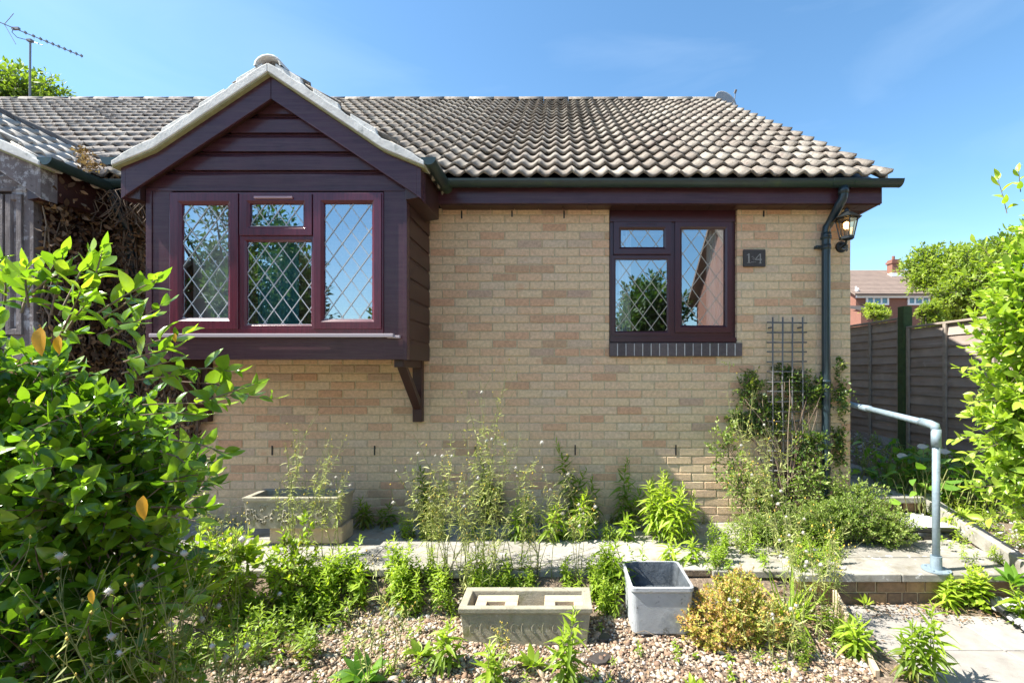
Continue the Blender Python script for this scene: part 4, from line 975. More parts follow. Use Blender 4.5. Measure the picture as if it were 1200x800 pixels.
# ------------------------------------------------------------------ fence
FXX = 4.5
fence = thing('timber_fence', 'weathered brown timber fence with green posts running back beside the house', 'fence', (4.5, 5.2, .2))
def panel(y0, y1, z0, z1, label):
    b = MB(); n = int((z1-z0)/.118)+1; h = (z1-z0)/n; r = random.Random(int(y0*50))
    for i in range(n):
        za = z0+i*h-.012; zb = z0+(i+1)*h; N_ = 10; v = []
        for k in range(N_+1):
            y = y0+(y1-y0)*k/N_; wv_ = .003*math.sin(y*7+i*2.1)+r.uniform(-.003, .003); sag = .005*math.sin(y*3+i*3.7)
            for (x_, z_) in ((FXX-.026+wv_, za+sag+r.uniform(-.002, .004)), (FXX-.010, zb-.01+sag), (FXX+.0, zb+sag), (FXX-.012+wv_, za+sag)): v.append((x_, y, z_))
        f = []
        for k in range(N_):
            for q in range(4): f.append((k*4+q, k*4+(q+1) % 4, (k+1)*4+(q+1) % 4, (k+1)*4+q))
        f += [(0, 1, 2, 3), tuple(N_*4+q for q in (3, 2, 1, 0))]; b.add(v, f, r.random())
    o = part('fence_panel', b, M['fence'], fence, label=label)
    b = MB()
    for t in (0, .333, .667, 1):
        y = y0+(y1-y0)*t; y = min(max(y, y0+.025), y1-.025); box(b, FXX-.052, FXX-.027, y-.022, y+.022, z0-.02, z1+.01)
    box(b, FXX-.05, FXX+.02, y0, y1, z1+.011, z1+.035); part('battens_and_cap', b, M['batten'], o, bevel=.003)
    return o
def fpost(y, z0, z1, label):
    b = MB(); box(b, FXX-.075, FXX+.04, y-.055, y+.055, z0, z1); return part('fence_post', b, M['post'], fence, bevel=.006, label=label)
PY = F*FXX/(1062-VX)
panel(PY+.06, PY+1.89, .47, 2.03, 'weathered brown fence panel nearest the house corner, left of green post')
panel(PY-1.89, PY-.06, .26, 1.90, 'weathered fence panel right of green post with sun on its top corner')
panel(PY-3.84, PY-2.01, .10, 1.74, 'fence panel behind the lime leaved shrub at far right')
panel(PY+2.01, PY+3.84, .66, 2.22, 'far fence panel mostly behind the brick house corner')
fpost(PY, .2, 2.20, 'tall mossy green fence post between the two visible panels')
fpost(PY-1.95, .0, 1.86, 'green fence post hidden behind the lime leaved shrub')
fpost(PY+1.95, .4, 2.3, 'green fence post behind the brick house corner')

# ------------------------------------------------------------------ pots
tg = thing('stone_trough', 'mossy rectangular stone trough holding two pale blocks on the pebbles', 'planter', (0, 2.86, -.2)); 
def trough(o, x0, x1, y0, y1, z0, z1, th, rot=0, relief=True, inn=.165):
    b = MB(); cx, cy = (x0+x1)/2, (y0+y1)/2; ca, sa_ = math.cos(rot), math.sin(rot)
    def T(p): x, y, z = p; x -= cx; y -= cy; t = .93+.07*(z-z0)/(z1-z0); x *= t; y *= t; return (cx+x*ca-y*sa_, cy+x*sa_+y*ca, z)
    rings = [[(x0, y0, z0), (x1, y0, z0), (x1, y1, z0), (x0, y1, z0)], [(x0, y0, z1-.035), (x1, y0, z1-.035), (x1, y1, z1-.035), (x0, y1, z1-.035)],
             [(x0-.008, y0-.008, z1-.03), (x1+.008, y0-.008, z1-.03), (x1+.008, y1+.008, z1-.03), (x0-.008, y1+.008, z1-.03)],
             [(x0-.008, y0-.008, z1), (x1+.008, y0-.008, z1), (x1+.008, y1+.008, z1), (x0-.008, y1+.008, z1)],
             [(x0+th, y0+th, z1-.002), (x1-th, y0+th, z1-.002), (x1-th, y1-th, z1-.002), (x0+th, y1-th, z1-.002)],
             [(x0+th+.01, y0+th+.01, z1-inn), (x1-th-.01, y0+th+.01, z1-inn), (x1-th-.01, y1-th-.01, z1-inn), (x0+th+.01, y1-th-.01, z1-inn)]]
    loft(b, [[T(p) for p in r_] for r_ in rings])
    return b, T
b, T = trough(tg, X(541, 200), X(692, 200), 2.74, 3.0, -.23, .005, .038)
part('shell', b, M['trough'], tg, bevel=.005)
b = MB(); r = random.Random(3)    # worn relief on the front
x0_, x1_ = X(541, 200)+.05, X(692, 200)-.05
for fx in (x0_-.03, x1_+.0): box(b, fx+.008, fx+.022, 2.7475, 2.76, -.19, -.04)
for k in range(11):
    xx = x0_+(x1_-x0_)*(k+.5)/11; pts = [(xx+.022*math.cos(a), 2.7485, -.115+.042*math.sin(a)*(1 if k % 2 else .7)) for a in [j*.7 for j in range(8)]]; tube(b, pts, .007, 5)
tube(b, [(x0_-.01, 2.7440, -.045), (x1_+.01, 2.7515, -.045)], .004, 5); part('relief', b, M['trough'], tg, smooth=True)
b = MB(); box(b, x0_-.02, x1_+.02, 2.79, 2.955, -.158, -.145); part('soil_fill', b, M['soil'], tg)
for i, (a, c_) in enumerate(((558, 607), (638, 687))):
    q = MB(); xa, xb = X(a, 196), X(c_, 196); xm0, xm1 = xa+(xb-xa)*.26, xa+(xb-xa)*.70
    y0_, y1_ = 2.815, 2.945; zb_, zt_ = -.1445, -.016
    box(q, xa, xb, y0_+.05, y1_, zb_, zt_); box(q, xa, xm0, y0_, y0_+.0495, zb_, zt_); box(q, xm1, xb, y0_, y0_+.0495, zb_, zt_); box(q, xm0+.001, xm1-.001, y0_, y0_+.0495, zb_, zb_+.02)
    tag(q.build('sandstone_block', M['block'], bevel=.003, loc=(xa, y0_, zb_)), ['pale notched sandstone block at the left end inside the mossy trough', 'pale notched sandstone block at the right end inside the mossy trough'][i], 'stone block', 'blocks in the trough')
tk = thing('square_planter', 'deep square pale grey planter with dark inside beside the golden shrub', 'planter', (.6, 2.95, -.2))
b = MB(); x0_, x1_ = X(738, 197), X(811.5, 197)
def rr(x0, x1, y0, y1, z, r_, k=5):
    o = []
    for (cx_, cy_, a0) in ((x0+r_, y0+r_, math.pi), (x1-r_, y0+r_, 1.5*math.pi), (x1-r_, y1-r_, 0), (x0+r_, y1-r_, .5*math.pi)):
        for i in range(k+1): a = a0+.5*math.pi*i/k; o.append((cx_+r_*math.cos(a), cy_+r_*math.sin(a), z))
    return o
y0_, y1_ = 2.80, 3.20
def sk(l, f): return [(x+(z+.19)*0+(.012 if y > 3 else 0), y, z) for x, y, z in l]
loft(b, [rr(x0_+.035, x1_-.035, y0_+.035, y1_-.03, -.205, .04), rr(x0_+.012, x1_-.012, y0_+.012, y1_-.012, -.18, .04), rr(x0_+.006, x1_-.004, y0_+.005, y1_-.005, .06, .03), rr(x0_-.002, x1_+.002, y0_-.004, y1_, .07, .03), rr(x0_-.002, x1_+.002, y0_-.004, y1_, .092, .03), rr(x0_+.014, x1_-.014, y0_+.012, y1_-.016, .094, .02), rr(x0_+.026, x1_-.026, y0_+.024, y1_-.026, -.12, .02)])
part('shell', b, M['tank'], tk, smooth=False, bevel=.0)
b = MB(); loft(b, [rr(x0_+.016, x1_-.016, y0_+.014, y1_-.018, .091, .02), rr(x0_+.030, x1_-.030, y0_+.028, y1_-.030, -.10, .02)]); b.lt[0] = b.lt[0][1:]; b.li[0] = b.li[0][24:]; part('inner_shade_skin', b, M['innershade'], tk)  # added dark skin, shade of the planter's inner walls put into its colour
b = MB(); loft(b, [rr(x0_+.028, x1_-.028, y0_+.026, y1_-.028, -.115, .02), rr(x0_+.028, x1_-.028, y0_+.026, y1_-.028, -.055, .02)]); part('wet_debris', b, M['tankin'], tk)
b = MB()
pc = Vector(((x0_+x1_)/2, 3.04, -.05))
for i in range(9): a = rv(rng); p = pc+Vector((rng.uniform(-.01, .01), rng.uniform(-.01, .01), 0)); tube(b, [p, p+Vector((a.x*.09, a.y*.09, .004))], .002, 4, caps=False)
part('twig_debris', b, M['twig'], tk)
t2 = thing('stone_trough', 'carved stone trough raised on blocks against the wall below the bay', 'planter', (-2.4, 3.9, .0))
sx = F/3.72
b, T = trough(t2, X(287, sx), X(398, sx), 3.70, 3.98, .14, .385, .035); 
part('shell', b, M['trough'], t2, bevel=.006)
b = MB(); r = random.Random(9); x0_, x1_ = X(292, sx), X(384, sx)
for k in range(60):
    xx = r.uniform(x0_, x1_); zz = r.uniform(.18, .32); tube(b, [(xx+.015*math.cos(a)*r.uniform(.5, 1.3), 3.7045, zz+.015*math.sin(a)*r.uniform(.5, 1.3)) for a in [j*1.1 for j in range(5)]], .006, 4)
part('relief', b, M['trough'], t2, smooth=True)
b = MB(); box(b, x0_-.02, x1_+.05, 3.76, 3.92, .225, .27); part('soil_fill', b, M['soil'], t2)
b = MB(); box(b, X(312, sx), X(398, sx), 3.76, 3.97, .004, .138); tag(b.build('stone_block', M['block'], bevel=.008), 'pale stone block under the carved trough at the wall', 'stone block')
# dark slate pieces among the pebbles
for i, (px, py, a, s_, lab) in enumerate(((704, 768, .2, .10, 'flat dark slate piece on the pebbles right of the trough'), (708, 737, 1.1, .07, 'small dark slate piece between the trough and the square planter'))):
    d = 2.62 if i == 0 else 2.8; q = P(px, py, d); b = MB(); zz = gh(q.x, q.y)+.012; n = 6
    pts = [(q.x+s_*(.6+.25*math.sin(k*2.3+i))*math.cos(a+k*6.283/n), q.y+s_*.6*math.sin(a+k*6.283/n)) for k in range(n)]
    b.add([(x, y, zz-.008) for x, y in pts]+[(x, y, zz+.010) for x, y in pts], [tuple(range(n-1, -1, -1)), tuple(range(n, 2*n))]+[(k, (k+1) % n, (k+1) % n+n, k+n) for k in range(n)])
    tag(b.build('slate_piece', M['slate'], bevel=.003), lab, 'slate', 'dark slates among the pebbles')

# ------------------------------------------------------------------ far house and trees beyond the fence
fh = thing('brick_house', 'distant red brick house with chimney and white windows beyond the fence', 'house', (22, 28, .5))
sf_ = F/28
def FX_(px): return (px-VX)/sf_
def FZ_(py): return CZ+(VY-py)/sf_
hx0, hx1 = FX_(1003), FX_(1150)
b = MB(); box(b, hx0, hx1, 28, 34, 0, FZ_(347)); 
extr(b, [(28, FZ_(347)), (34, FZ_(347)), (31, FZ_(318)+.1)], lambda a, c_, k: (hx0+(.2 if k else 0), a, c_)); part('wall', b, M['redbrick'], fh)
b = MB(); rz = FZ_(345); rt = rz+2.1
for (ya, yb_, za, zb_) in ((27.6, 31.2, rz, rt), (34.8, 31.2, rz, rt)): 
    b.add([(hx0-.3, ya, za), (hx1, ya, za), (hx1, yb_, zb_), (hx0-.3, yb_, zb_), (hx0-.3, ya, za-.12), (hx1, ya, za-.12), (hx1, yb_, zb_-.12), (hx0-.3, yb_, zb_-.12)], BF)
for k in range(18):
    t = k/18; b.add([(hx0-.3, 27.6+3.6*t-.02, rz+2.1*t+.012), (hx1, 27.6+3.6*t-.02, rz+2.1*t+.012), (hx1, 27.6+3.6*t+.16, rz+2.1*t+.085), (hx0-.3, 27.6+3.6*t+.16, rz+2.1*t+.085), (hx1, 27.6+3.6*t-.02, rz+2.1*t-.03), (hx0-.3, 27.6+3.6*t-.02, rz+2.1*t-.03)], [(0, 1, 2, 3), (0, 5, 4, 1)])
rfh = part('roof', b, M['fartile'], fh)
b = MB(); cxx = (1047.5-VX)/F*30.5; zr = CZ+(VY-322)/F*30.5; box(b, cxx-.24, cxx+.24, 30.3, 30.8, zr-.2, zr+.95); box(b, cxx-.30, cxx+.30, 30.24, 30.86, zr+.70, zr+.84)
tube(b, [(cxx, 30.55, zr+.95), (cxx, 30.55, zr+1.2)], .09, 8); part('chimney', b, M['redbrick'], rfh)
b = MB(); box(b, cxx-.42, cxx+.42, 30.1, 30.9, zr-.18, zr+.05); part('chimney_flashing', b, M['white'], rfh)
b = MB(); box(b, hx0-.1, hx1, 27.75, 27.85, FZ_(349.5), FZ_(346.6)); part('fascia', b, M['white'], fh)
for (a, c_) in ((1014.5, 1041), (1063, 1089)):
    b = MB(); x0_, x1_ = FX_(a), FX_(c_); z0_, z1_ = FZ_(357.5), FZ_(342.5)
    frame(b, x0_, x1_, z0_, z1_, [(0, 28.0), (0, 27.93), (.10, 27.93), (.10, 28.0)])
    for t in (.33, .67): box(b, x0_+(x1_-x0_)*t-.05, x0_+(x1_-x0_)*t+.05, 27.935, 28.0, z0_+.05, z1_-.05)
    box(b, x0_+(x1_-x0_)*.38, x0_+(x1_-x0_)*.62, 27.937, 28.0, z1_-.36, z1_-.28)
    wo = part('window', b, M['white'], fh); g = MB(); box(g, x0_+.08, x1_-.08, 27.96, 27.975, z0_+.08, z1_-.08); part('pane', g, M['farglass'], wo)
b = MB(); box(b, FX_(990), FX_(1013), 26.5, 28, .3, FZ_(366)); o = part('porch', b, M['redbrick'], fh)
b = MB(); b.add([(FX_(988), 26.3, FZ_(366)), (FX_(1015), 26.3, FZ_(366)), (FX_(1015), 28, FZ_(358)), (FX_(988), 28, FZ_(358)), (FX_(988), 26.3, FZ_(368)), (FX_(1015), 26.3, FZ_(368)), (FX_(1015), 28, FZ_(360)), (FX_(988), 28, FZ_(360))], BF); part('porch_roof', b, M['slate'], o)
b = MB(); tube(b, [(FX_(1002), 27.9, FZ_(346)), (FX_(1002), 27.9, FZ_(336))], .05, 6); tube(b, [(FX_(1002), 27.9, FZ_(340)), (FX_(1004), 27.9, FZ_(340))], .12, 6); part('vent_pipe', b, M['white'], fh)

def tree(name, label, base, h, blobs, n, ls, seed, lm, tl=.5, per=9, group=None, trunk=.12, limbs=16, tone=.45):
    r = random.Random(seed)
    lf, st = bush(blobs, n, tl, per, ls, r, base=(base[0], base[1], base[2]+h*.25), shell=.25, up=.3, stemr=.008, T=T_SMALL, limbs=limbs, limbr=trunk*.6, tone=tone, tvar=.25)
    tube(st, [base, (base[0]+.05, base[1], base[2]+h*.15), (base[0], base[1]+.05, base[2]+h*.5)], [trunk, trunk*.8, trunk*.5], 8, .3)
    return plant(name, label, 'tree' if 'tree' in name else 'shrub', base, lf, st, lm, M['bark'], group, 'crown', 'trunk')
def blobcloud(r, c, R3, n, k=.45):
    o = []
    for i in range(n):
        v = rv(r)*r.random()**.4; s_ = r.uniform(.7, 1.15)*k; o.append((c[0]+v.x*R3[0]*(1-k*.6), c[1]+v.y*R3[1]*(1-k*.6), c[2]+v.z*R3[2]*(1-k*.6), R3[0]*s_, R3[1]*s_, R3[2]*s_*.8))
    return o
r = random.Random(21); c = P(1130, 335, 14.5); tree('garden_tree', 'round bright green tree behind the fence at right', (c.x, c.y, .5), 4.5, blobcloud(r, c, (1.75, 1.5, 1.75), 13), 2600, .14, 31, M['treeleaf'], tl=.34, tone=.55)
c = P(1175, 300, 17); tree('garden_tree', 'darker taller tree whose loose top shows above the round one', (c.x, c.y, .5), 6, blobcloud(r, c, (2.2, 1.6, 2.0), 10, .38), 1300, .16, 32, M['treeleaf'], tl=.5, tone=.3)
c = P(1092, 376, 9.6); tree('garden_shrub', 'yellow green shrub top showing over the fence beside the green post', (c.x, c.y, .5), 1.6, blobcloud(r, c, (.42, .3, .34), 5), 420, .07, 33, M['treeleaf'], tl=.16, trunk=.03, tone=.75)
c = P(1032, 372, 12); tree('garden_shrub', 'small pale green shrub top peeping over the left fence panel', (c.x, c.y, .5), 2, blobcloud(r, c, (.5, .4, .35), 4), 260, .08, 34, M['treeleaf'], tl=.2, trunk=.03, tone=.8)
c = P(-55, 95, 19); tree('tall_tree', 'dark green tree top rising behind the left end of the roof', (c.x, c.y, .5), 12, blobcloud(r, c, (3.4, 2.5, 3.4), 14, .4), 2600, .24, 35, M['treeleaf'], tl=.7, trunk=.25, tone=.2)
c = P(1095, 384, 30); tree('far_tree', 'distant trees on the skyline behind the fence', (c.x+2, c.y+3, .5), 5, blobcloud(r, (c.x+2, c.y+3, c.z), (4, 2, 1.8), 8), 700, .3, 36, M['darktree'], tl=.8)
# across the road, seen only as reflections in the panes
for i, (x, y, h, w_, sd_) in enumerate(((-9.4, -8.5, 6.9, 2.1, 41), (-12.5, -11, 8.5, 3.0, 42), (-5.4, -10, 3.9, 1.6, 43), (3.0, -8.5, 5.4, 1.7, 44), (4.2, -15, 5.6, 2.2, 45))):
    tree('street_tree', ['tall tree across the road mirrored in the middle bay pane', 'big tree across the road mirrored in the left bay pane', 'low tree across the road mirrored in the right bay pane', 'leafy tree across the road mirrored in the right hand window', 'tree further off across the road mirrored low in the right hand window'][i],
         (x, y, -.3), h, blobcloud(random.Random(sd_), (x, y, h*.62), (w_, w_, h*.4), 10), 700, .24, sd_, M['darktree'], tl=.6, per=7, trunk=.16)
def simple_house(x0, x1, y0, y1, ze, zr, axis, label):
    o = thing('brick_house', label, 'house', ((x0+x1)/2, (y0+y1)/2, -.3)); b = MB(); ro = MB()
    if axis == 'x':        # ridge along X, gable faces -x/+x
        ym = (y0+y1)/2; extr(b, [(y0, -.3), (y1, -.3), (y1, ze), (ym, zr), (y0, ze)], lambda a, c_, k: (x1 if k else x0, a, c_))
        for s_ in (-1, 1):
            ye = y0-.3 if s_ < 0 else y1+.3; zz = ze-.3*(zr-ze)/(ym-y0)
            v = [(x0-.25, ye, zz+.04), (x1+.25, ye, zz+.04), (x1+.25, ym, zr+.04), (x0-.25, ym, zr+.04)]; ro.add(v+[(a, c_, d+.14) for a, c_, d in v], BF)
    part('wall', b, M['redbrick'], o); part('roof', ro, M['fartile'], o)
    return o
simple_house(4.6, 12, -7.2, -2.8, 3.75, 5.6, 'x', 'red brick house across the drive mirrored in the right hand window')
simple_house(-24, -13.6, -13, -7, 2.6, 5.2, 'x', 'low brick house across the road mirrored in the left bay pane')

# ------------------------------------------------------------------ plants
def gp(px, d, z=None):
    x = (px-VX)/F*d; return Vector((x, d, gh(x, d) if z is None else z))
def flea_into(lv, st, p, h, r, ls=.075, dens=75, tone=.5, rad=.003):
    lean = Vector((r.gauss(0, .14), r.gauss(0, .12), 0))*h; n = int(h*dens)+8; a = r.random()*6
    pt = lambda t: p+lean*t*t+UP*h*t
    tube(st, [pt(0), pt(.35), pt(.7), pt(1)], [rad, rad*.9, rad*.7, rad*.4], 5, r.random(), caps=False)
    for k in range(n):
        t = (k+.5)/n; a += 2.4; t2 = .08+.92*t
        rd = Vector((math.cos(a), math.sin(a), 0)); e = -.15+1.35*t**2.2
        s_ = ls*r.uniform(.8, 1.15)*(.75+.5*math.sin(math.pi*min(1, t*1.05)))*(1-.45*t**5)
        lv.a(pt(t2), rd*math.cos(e)+UP*math.sin(e), UP+rd*-.6+rv(r)*.3, s_, min(1, max(0, tone-.25+.45*t+r.uniform(-.18, .18))))
def weed(label, p, stems, r, ls=.075, dens=75, tone=.5, spread=.05, T=T_LANCE, name='leafy_weed', lm='flea', group=None):
    lv = Leaves(); lf = MB(); st = MB()
    for i, h in enumerate(stems):
        q = Vector((r.uniform(-1, 1), r.uniform(-1, 1)*.7, 0))*spread if i else Vector((0, 0, 0))
        flea_into(lv, st, p+q, h, r, ls*(.75+.25*h/max(stems)), dens, tone)
    lv.into(lf, T); return plant(name, label, 'weed', p, lf, st, M[lm], M['gstem'], group)
def wispy(label, p, stems, r, h, spread=.12, fl='mix', leafy=.5, lean=.25, name='seeding_weed', bend=(0, 0), ls=.058):
    lv = Leaves(); lf = MB(); st = MB(); wf_ = MB(); yf = MB()
    ico = [(0, 0, 1), (.94, 0, .33), (-.47, .82, .33), (-.47, -.82, .33), (.47, .82, -.33), (.47, -.82, -.33), (-.94, 0, -.33), (0, 0, -1)]
    icf = [(0, 1, 4, 2), (0, 2, 6, 3), (0, 3, 5, 1), (7, 4, 1, 5), (7, 6, 2, 4), (7, 5, 3, 6)]
    def head(q, big):
        k = r.random(); s_ = r.uniform(.7, 1.2)
        if fl == 'mix' and k < .07 or fl == 'white' and k < .12: 
            R_ = .0115*s_*big; wf_ = MB(); wf_.add([(q.x+a*R_, q.y+b*R_, q.z+c*R_) for a, b, c in ico], icf, .5); lv2 = Leaves()
            for j in range(34): v = rv(r); lv2.a(q+v*R_*.3, v, rv(r), R_*1.05, .9)
            lv2.into(wf_, T_THIN, .8); heads.append(wf_)
        elif fl == 'none': pass
        else:
            R_ = .0046*s_*big; yf = MB(); buds.append(yf); yf.add([(q.x+a*R_, q.y+b*R_, q.z+c*R_*1.5) for a, b, c in ico], icf, r.random())
    heads = []; buds = []
    def br(q0, d, ln, rad, depth):
        pts = [q0]; q = q0; dd = d.normalized()
        for k in range(4): dd = (dd+rv(r)*.16+UP*.07).normalized(); q = q+dd*ln/4; pts.append(q)
        tube(st, pts, [rad, rad*.85, rad*.7, rad*.55, rad*.4], 4, r.random(), caps=False)
        if depth == 0: head(q, 1); return
        nb_ = r.randint(3, 5) if depth == 2 else r.randint(2, 4)
        for k in range(nb_):
            t = r.uniform(.45, 1) if depth == 2 else r.uniform(.2, 1); i_ = min(3, int(t*4)); q_ = pts[i_].lerp(pts[i_+1], t*4-i_)
            br(q_, dd+rv(r)*.75+UP*.35, ln*r.uniform(.28, .5), rad*.55, depth-1)
        if r.random() < .6: head(q, 1)
        for k in range(int(ln*40*leafy)):
            t = r.random(); i_ = min(3, int(t*4)); a = r.random()*6.28
            lv.a(pts[i_].lerp(pts[i_+1], t*4-i_), Vector((math.cos(a), math.sin(a), r.uniform(-.3, .5))), UP+rv(r)*.5, ls*r.uniform(.5, 1.3)*(1.1-.6*t), r.random())
    for i in range(stems):
        a = r.random()*6.28; q = p+Vector((math.cos(a), math.sin(a)*.6, 0))*spread*r.random()
        br(q, UP+Vector((math.cos(a)*lean*r.random()+bend[0], math.sin(a)*lean*r.random()+bend[1], 0)), h*r.uniform(.6, 1.02), .0034, 2)
    lv.into(lf, T_THIN)
    return plant(name, label, 'weed', p, lf, st, M['dull'], M['gstem'], extra=[('seed_head', h_, M['fluff']) for h_ in heads[:60]]+[('bud', h_, M['yellowfl']) for h_ in r.sample(buds, min(45, len(buds)))])
def rosette(label, p, n, r, ls, T=T_OVAL, lm='flea', tone=.5, name='rosette_weed', up=.5, ws=1.0):
    lv = Leaves(); lf = MB(); st = MB()
    for k in range(n):
        a = k*2.4+r.uniform(-.3, .3); e = up*(.3+1.1*k/n); rd = Vector((math.cos(a), math.sin(a), 0))
        lv.a(p+rd*.01+UP*.015, rd*math.cos(e)+UP*math.sin(e), UP*1.0-rd*.4+rv(r)*.2, ls*r.uniform(.75, 1.15), min(1, max(0, tone+r.uniform(-.3, .3))))
    lv.into(lf, T, ws); tube(st, [p-UP*.02, p+UP*.02], .006, 5, .2)
    return plant(name, label, 'weed', p, lf, st, M[lm], M['gstem'])
# camellia
r = random.Random(2)
bl = [(-1.93, 1.72, .80, .58, .45, .60), (-1.78, 1.66, 1.08, .36, .34, .34), (-1.62, 1.62, .50, .36, .35, .42), (-1.66, 1.72, .98, .36, .3, .3), (-1.95, 1.65, 1.36, .24, .25, .2), (-1.80, 1.42, .45, .38, .25, .40), (-1.55, 1.55, .25, .30, .25, .3)]
ext = []
for (px, py, d, dx, dz, ln) in ((225, 465, 1.62, 1, .18, .24), (205, 440, 1.6, 1, .12, .24), (150, 445, 1.55, 1, .25, .2), (170, 480, 1.6, 1, .05, .2), (65, 365, 1.45, .25, 1, .2), (95, 352, 1.5, .3, .9, .18), (30, 360, 1.5, -.1, 1, .16), (110, 372, 1.5, .8, .5, .2), (150, 420, 1.5, .9, .45, .16), (10, 350, 1.55, .1, 1, .12), (45, 345, 1.5, .5, .8, .12),
      (195, 520, 1.6, 1, -.05, .16), (190, 560, 1.62, .9, .2, .16), (180, 600, 1.6, 1, .0, .15), (70, 400, 1.4, .7, .7, .2), (120, 400, 1.45, .8, .5, .2)):
    for j in range(2):
        ext.append((P(px+r.uniform(-8, 8), py+r.uniform(-8, 8), d+r.uniform(-.06, .06)), (dx, r.uniform(-.3, .3), dz+r.uniform(-.15, .15)), ln, 8))
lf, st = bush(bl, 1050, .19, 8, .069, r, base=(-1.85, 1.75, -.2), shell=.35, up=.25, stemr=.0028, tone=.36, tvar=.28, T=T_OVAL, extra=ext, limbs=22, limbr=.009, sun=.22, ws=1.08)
yls = []
for (px, py, d, s_) in ((48, 393, 1.22, .075), (69, 403, 1.25, .05), (168, 590, 1.45, .075), (205, 400, 1.5, .03), (108, 700, 1.3, .04)): 
    yl = MB(); l2 = Leaves(); l2.a(P(px, py-10, d), (.1, -.2, -1), (.1, -1, .1), s_, r.random()); l2.into(yl, T_OVAL); yls.append(yl)
cam_ = plant('camellia_shrub', 'large glossy dark green shrub with one yellow leaf at the left edge', 'shrub', (-1.85, 1.75, -.2), lf, st, M['camellia'], M['twig'], extra=[('yellow_leaf', q_, M['yleaf']) for q_ in yls])
# lime shrub at right
r = random.Random(8)
bl = [(3.08, 2.95, 1.55, .46, .40, .55), (3.05, 2.95, 1.05, .40, .38, .45), (3.0, 3.0, .72, .30, .3, .35), (3.15, 3.0, 2.05, .32, .3, .42), (3.2, 2.9, .45, .32, .3, .35), (2.92, 2.95, 1.75, .26, .25, .3)]
ext = [(P(1160, 512, 2.9), (-1, -.1, .0), .26, 7), (P(1170, 520, 2.95), (-1, 0, -.25), .22, 7), (P(1180, 470, 2.9), (-1, 0, .1), .25, 7), (P(1165, 430, 2.9), (-1, 0, .2), .2, 6), (P(1180, 250, 2.95), (-.2, 0, 1), .22, 6), (P(1196, 225, 2.95), (-.1, 0, 1), .15, 5), (P(1150, 330, 2.9), (-.9, 0, .5), .12, 5),
       (P(1190, 600, 2.9), (-1, 0, -.1), .22, 7), (P(1175, 570, 2.9), (-1, 0, .1), .18, 7), (P(1160, 300, 2.9), (-.6, 0, .9), .12, 5)]
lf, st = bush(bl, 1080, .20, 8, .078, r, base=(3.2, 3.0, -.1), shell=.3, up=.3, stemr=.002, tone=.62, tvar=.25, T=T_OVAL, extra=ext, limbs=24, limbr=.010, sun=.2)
plant('lime_shrub', 'tall loose shrub with lime green leaves at the right edge', 'shrub', (3.2, 3.0, -.1), lf, st, M['lime'], M['twig'])
# climber on trellis and wall
r = random.Random(12)
def wb(px, py, rx, rz, y=4.255, ry=.045): s_ = F/y; return ((px-VX)/s_, y, CZ+(VY-py)/s_, rx/130, ry, rz/130)
bl = [wb(925, 440, 26, 22), wb(880, 455, 22, 26), wb(950, 462, 32, 26), wb(905, 480, 32, 24), wb(865, 490, 20, 14), wb(985, 455, 9, 38), wb(893, 500, 40, 14), wb(985, 520, 10, 34), wb(950, 520, 22, 26, 4.15)]
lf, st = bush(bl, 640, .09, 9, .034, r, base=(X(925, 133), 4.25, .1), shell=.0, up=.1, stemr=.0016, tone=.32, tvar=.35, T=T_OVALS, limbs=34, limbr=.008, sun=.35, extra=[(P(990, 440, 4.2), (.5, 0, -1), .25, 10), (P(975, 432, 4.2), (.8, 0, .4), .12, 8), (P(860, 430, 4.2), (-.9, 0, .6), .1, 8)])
plant('wall_climber', 'dark green climber spreading over the trellis beside the downpipe', 'climber', (X(925, 133), 4.2, .1), lf, st, M['climb'], M['twig'])
bl = [wb(870, 560, 34, 30, 4.05, .14), wb(905, 585, 46, 30, 4.0, .18), wb(950, 560, 34, 34, 4.05, .14), wb(850, 520, 20, 40, 4.15, .08), wb(985, 575, 24, 26, 4.05, .12)]
lf, st = bush(bl, 400, .11, 8, .034, r, base=(X(900, 138), 4.1, .0), shell=.1, up=.35, stemr=.002, tone=.45, tvar=.4, T=T_OVALS, limbs=40, limbr=.006, sun=.3)
plant('tangled_shrub', 'thin tangled shrub with bare twigs under the wall climber', 'shrub', (X(900, 138), 4.1, .0), lf, st, M['hebe'], M['twig'])
bl = [wb(1000, 605, 50, 24, 3.8, .2), wb(1040, 618, 30, 20, 3.75, .2), wb(960, 612, 40, 26, 3.85, .2), wb(905, 622, 46, 20, 3.8, .18), wb(1010, 580, 30, 16, 3.95, .1)]
lf, st = bush(bl, 2100, .10, 12, .024, r, base=(X(990, 147), 3.85, .0), shell=.35, up=.45, stemr=.0014, tone=.5, tvar=.35, T=T_SMALL, limbs=30, limbr=.006, sun=.35)
plant('low_evergreen', 'low fine leaved evergreen mound spreading over the landing slabs', 'shrub', (X(990, 147), 3.85, .0), lf, st, M['hebe'], M['twig'])
# golden shrub
bl = [wb(860, 715, 32, 28, 2.83, .17), wb(835, 735, 26, 20, 2.75, .14), wb(890, 735, 26, 22, 2.8, .14), wb(866, 690, 18, 18, 2.9, .12)]
lf, st = bush(bl, 760, .07, 11, .024, r, base=(X(860, 198), 2.83, -.21), shell=.45, up=.6, stemr=.0016, tone=.55, tvar=.5, T=T_OVALS, limbs=26, limbr=.005, sun=.3)
plant('golden_shrub', 'small mound of gold and salmon tipped leaves right of the square planter', 'shrub', (X(860, 198), 2.83, -.21), lf, st, M['gold'], M['twig'])
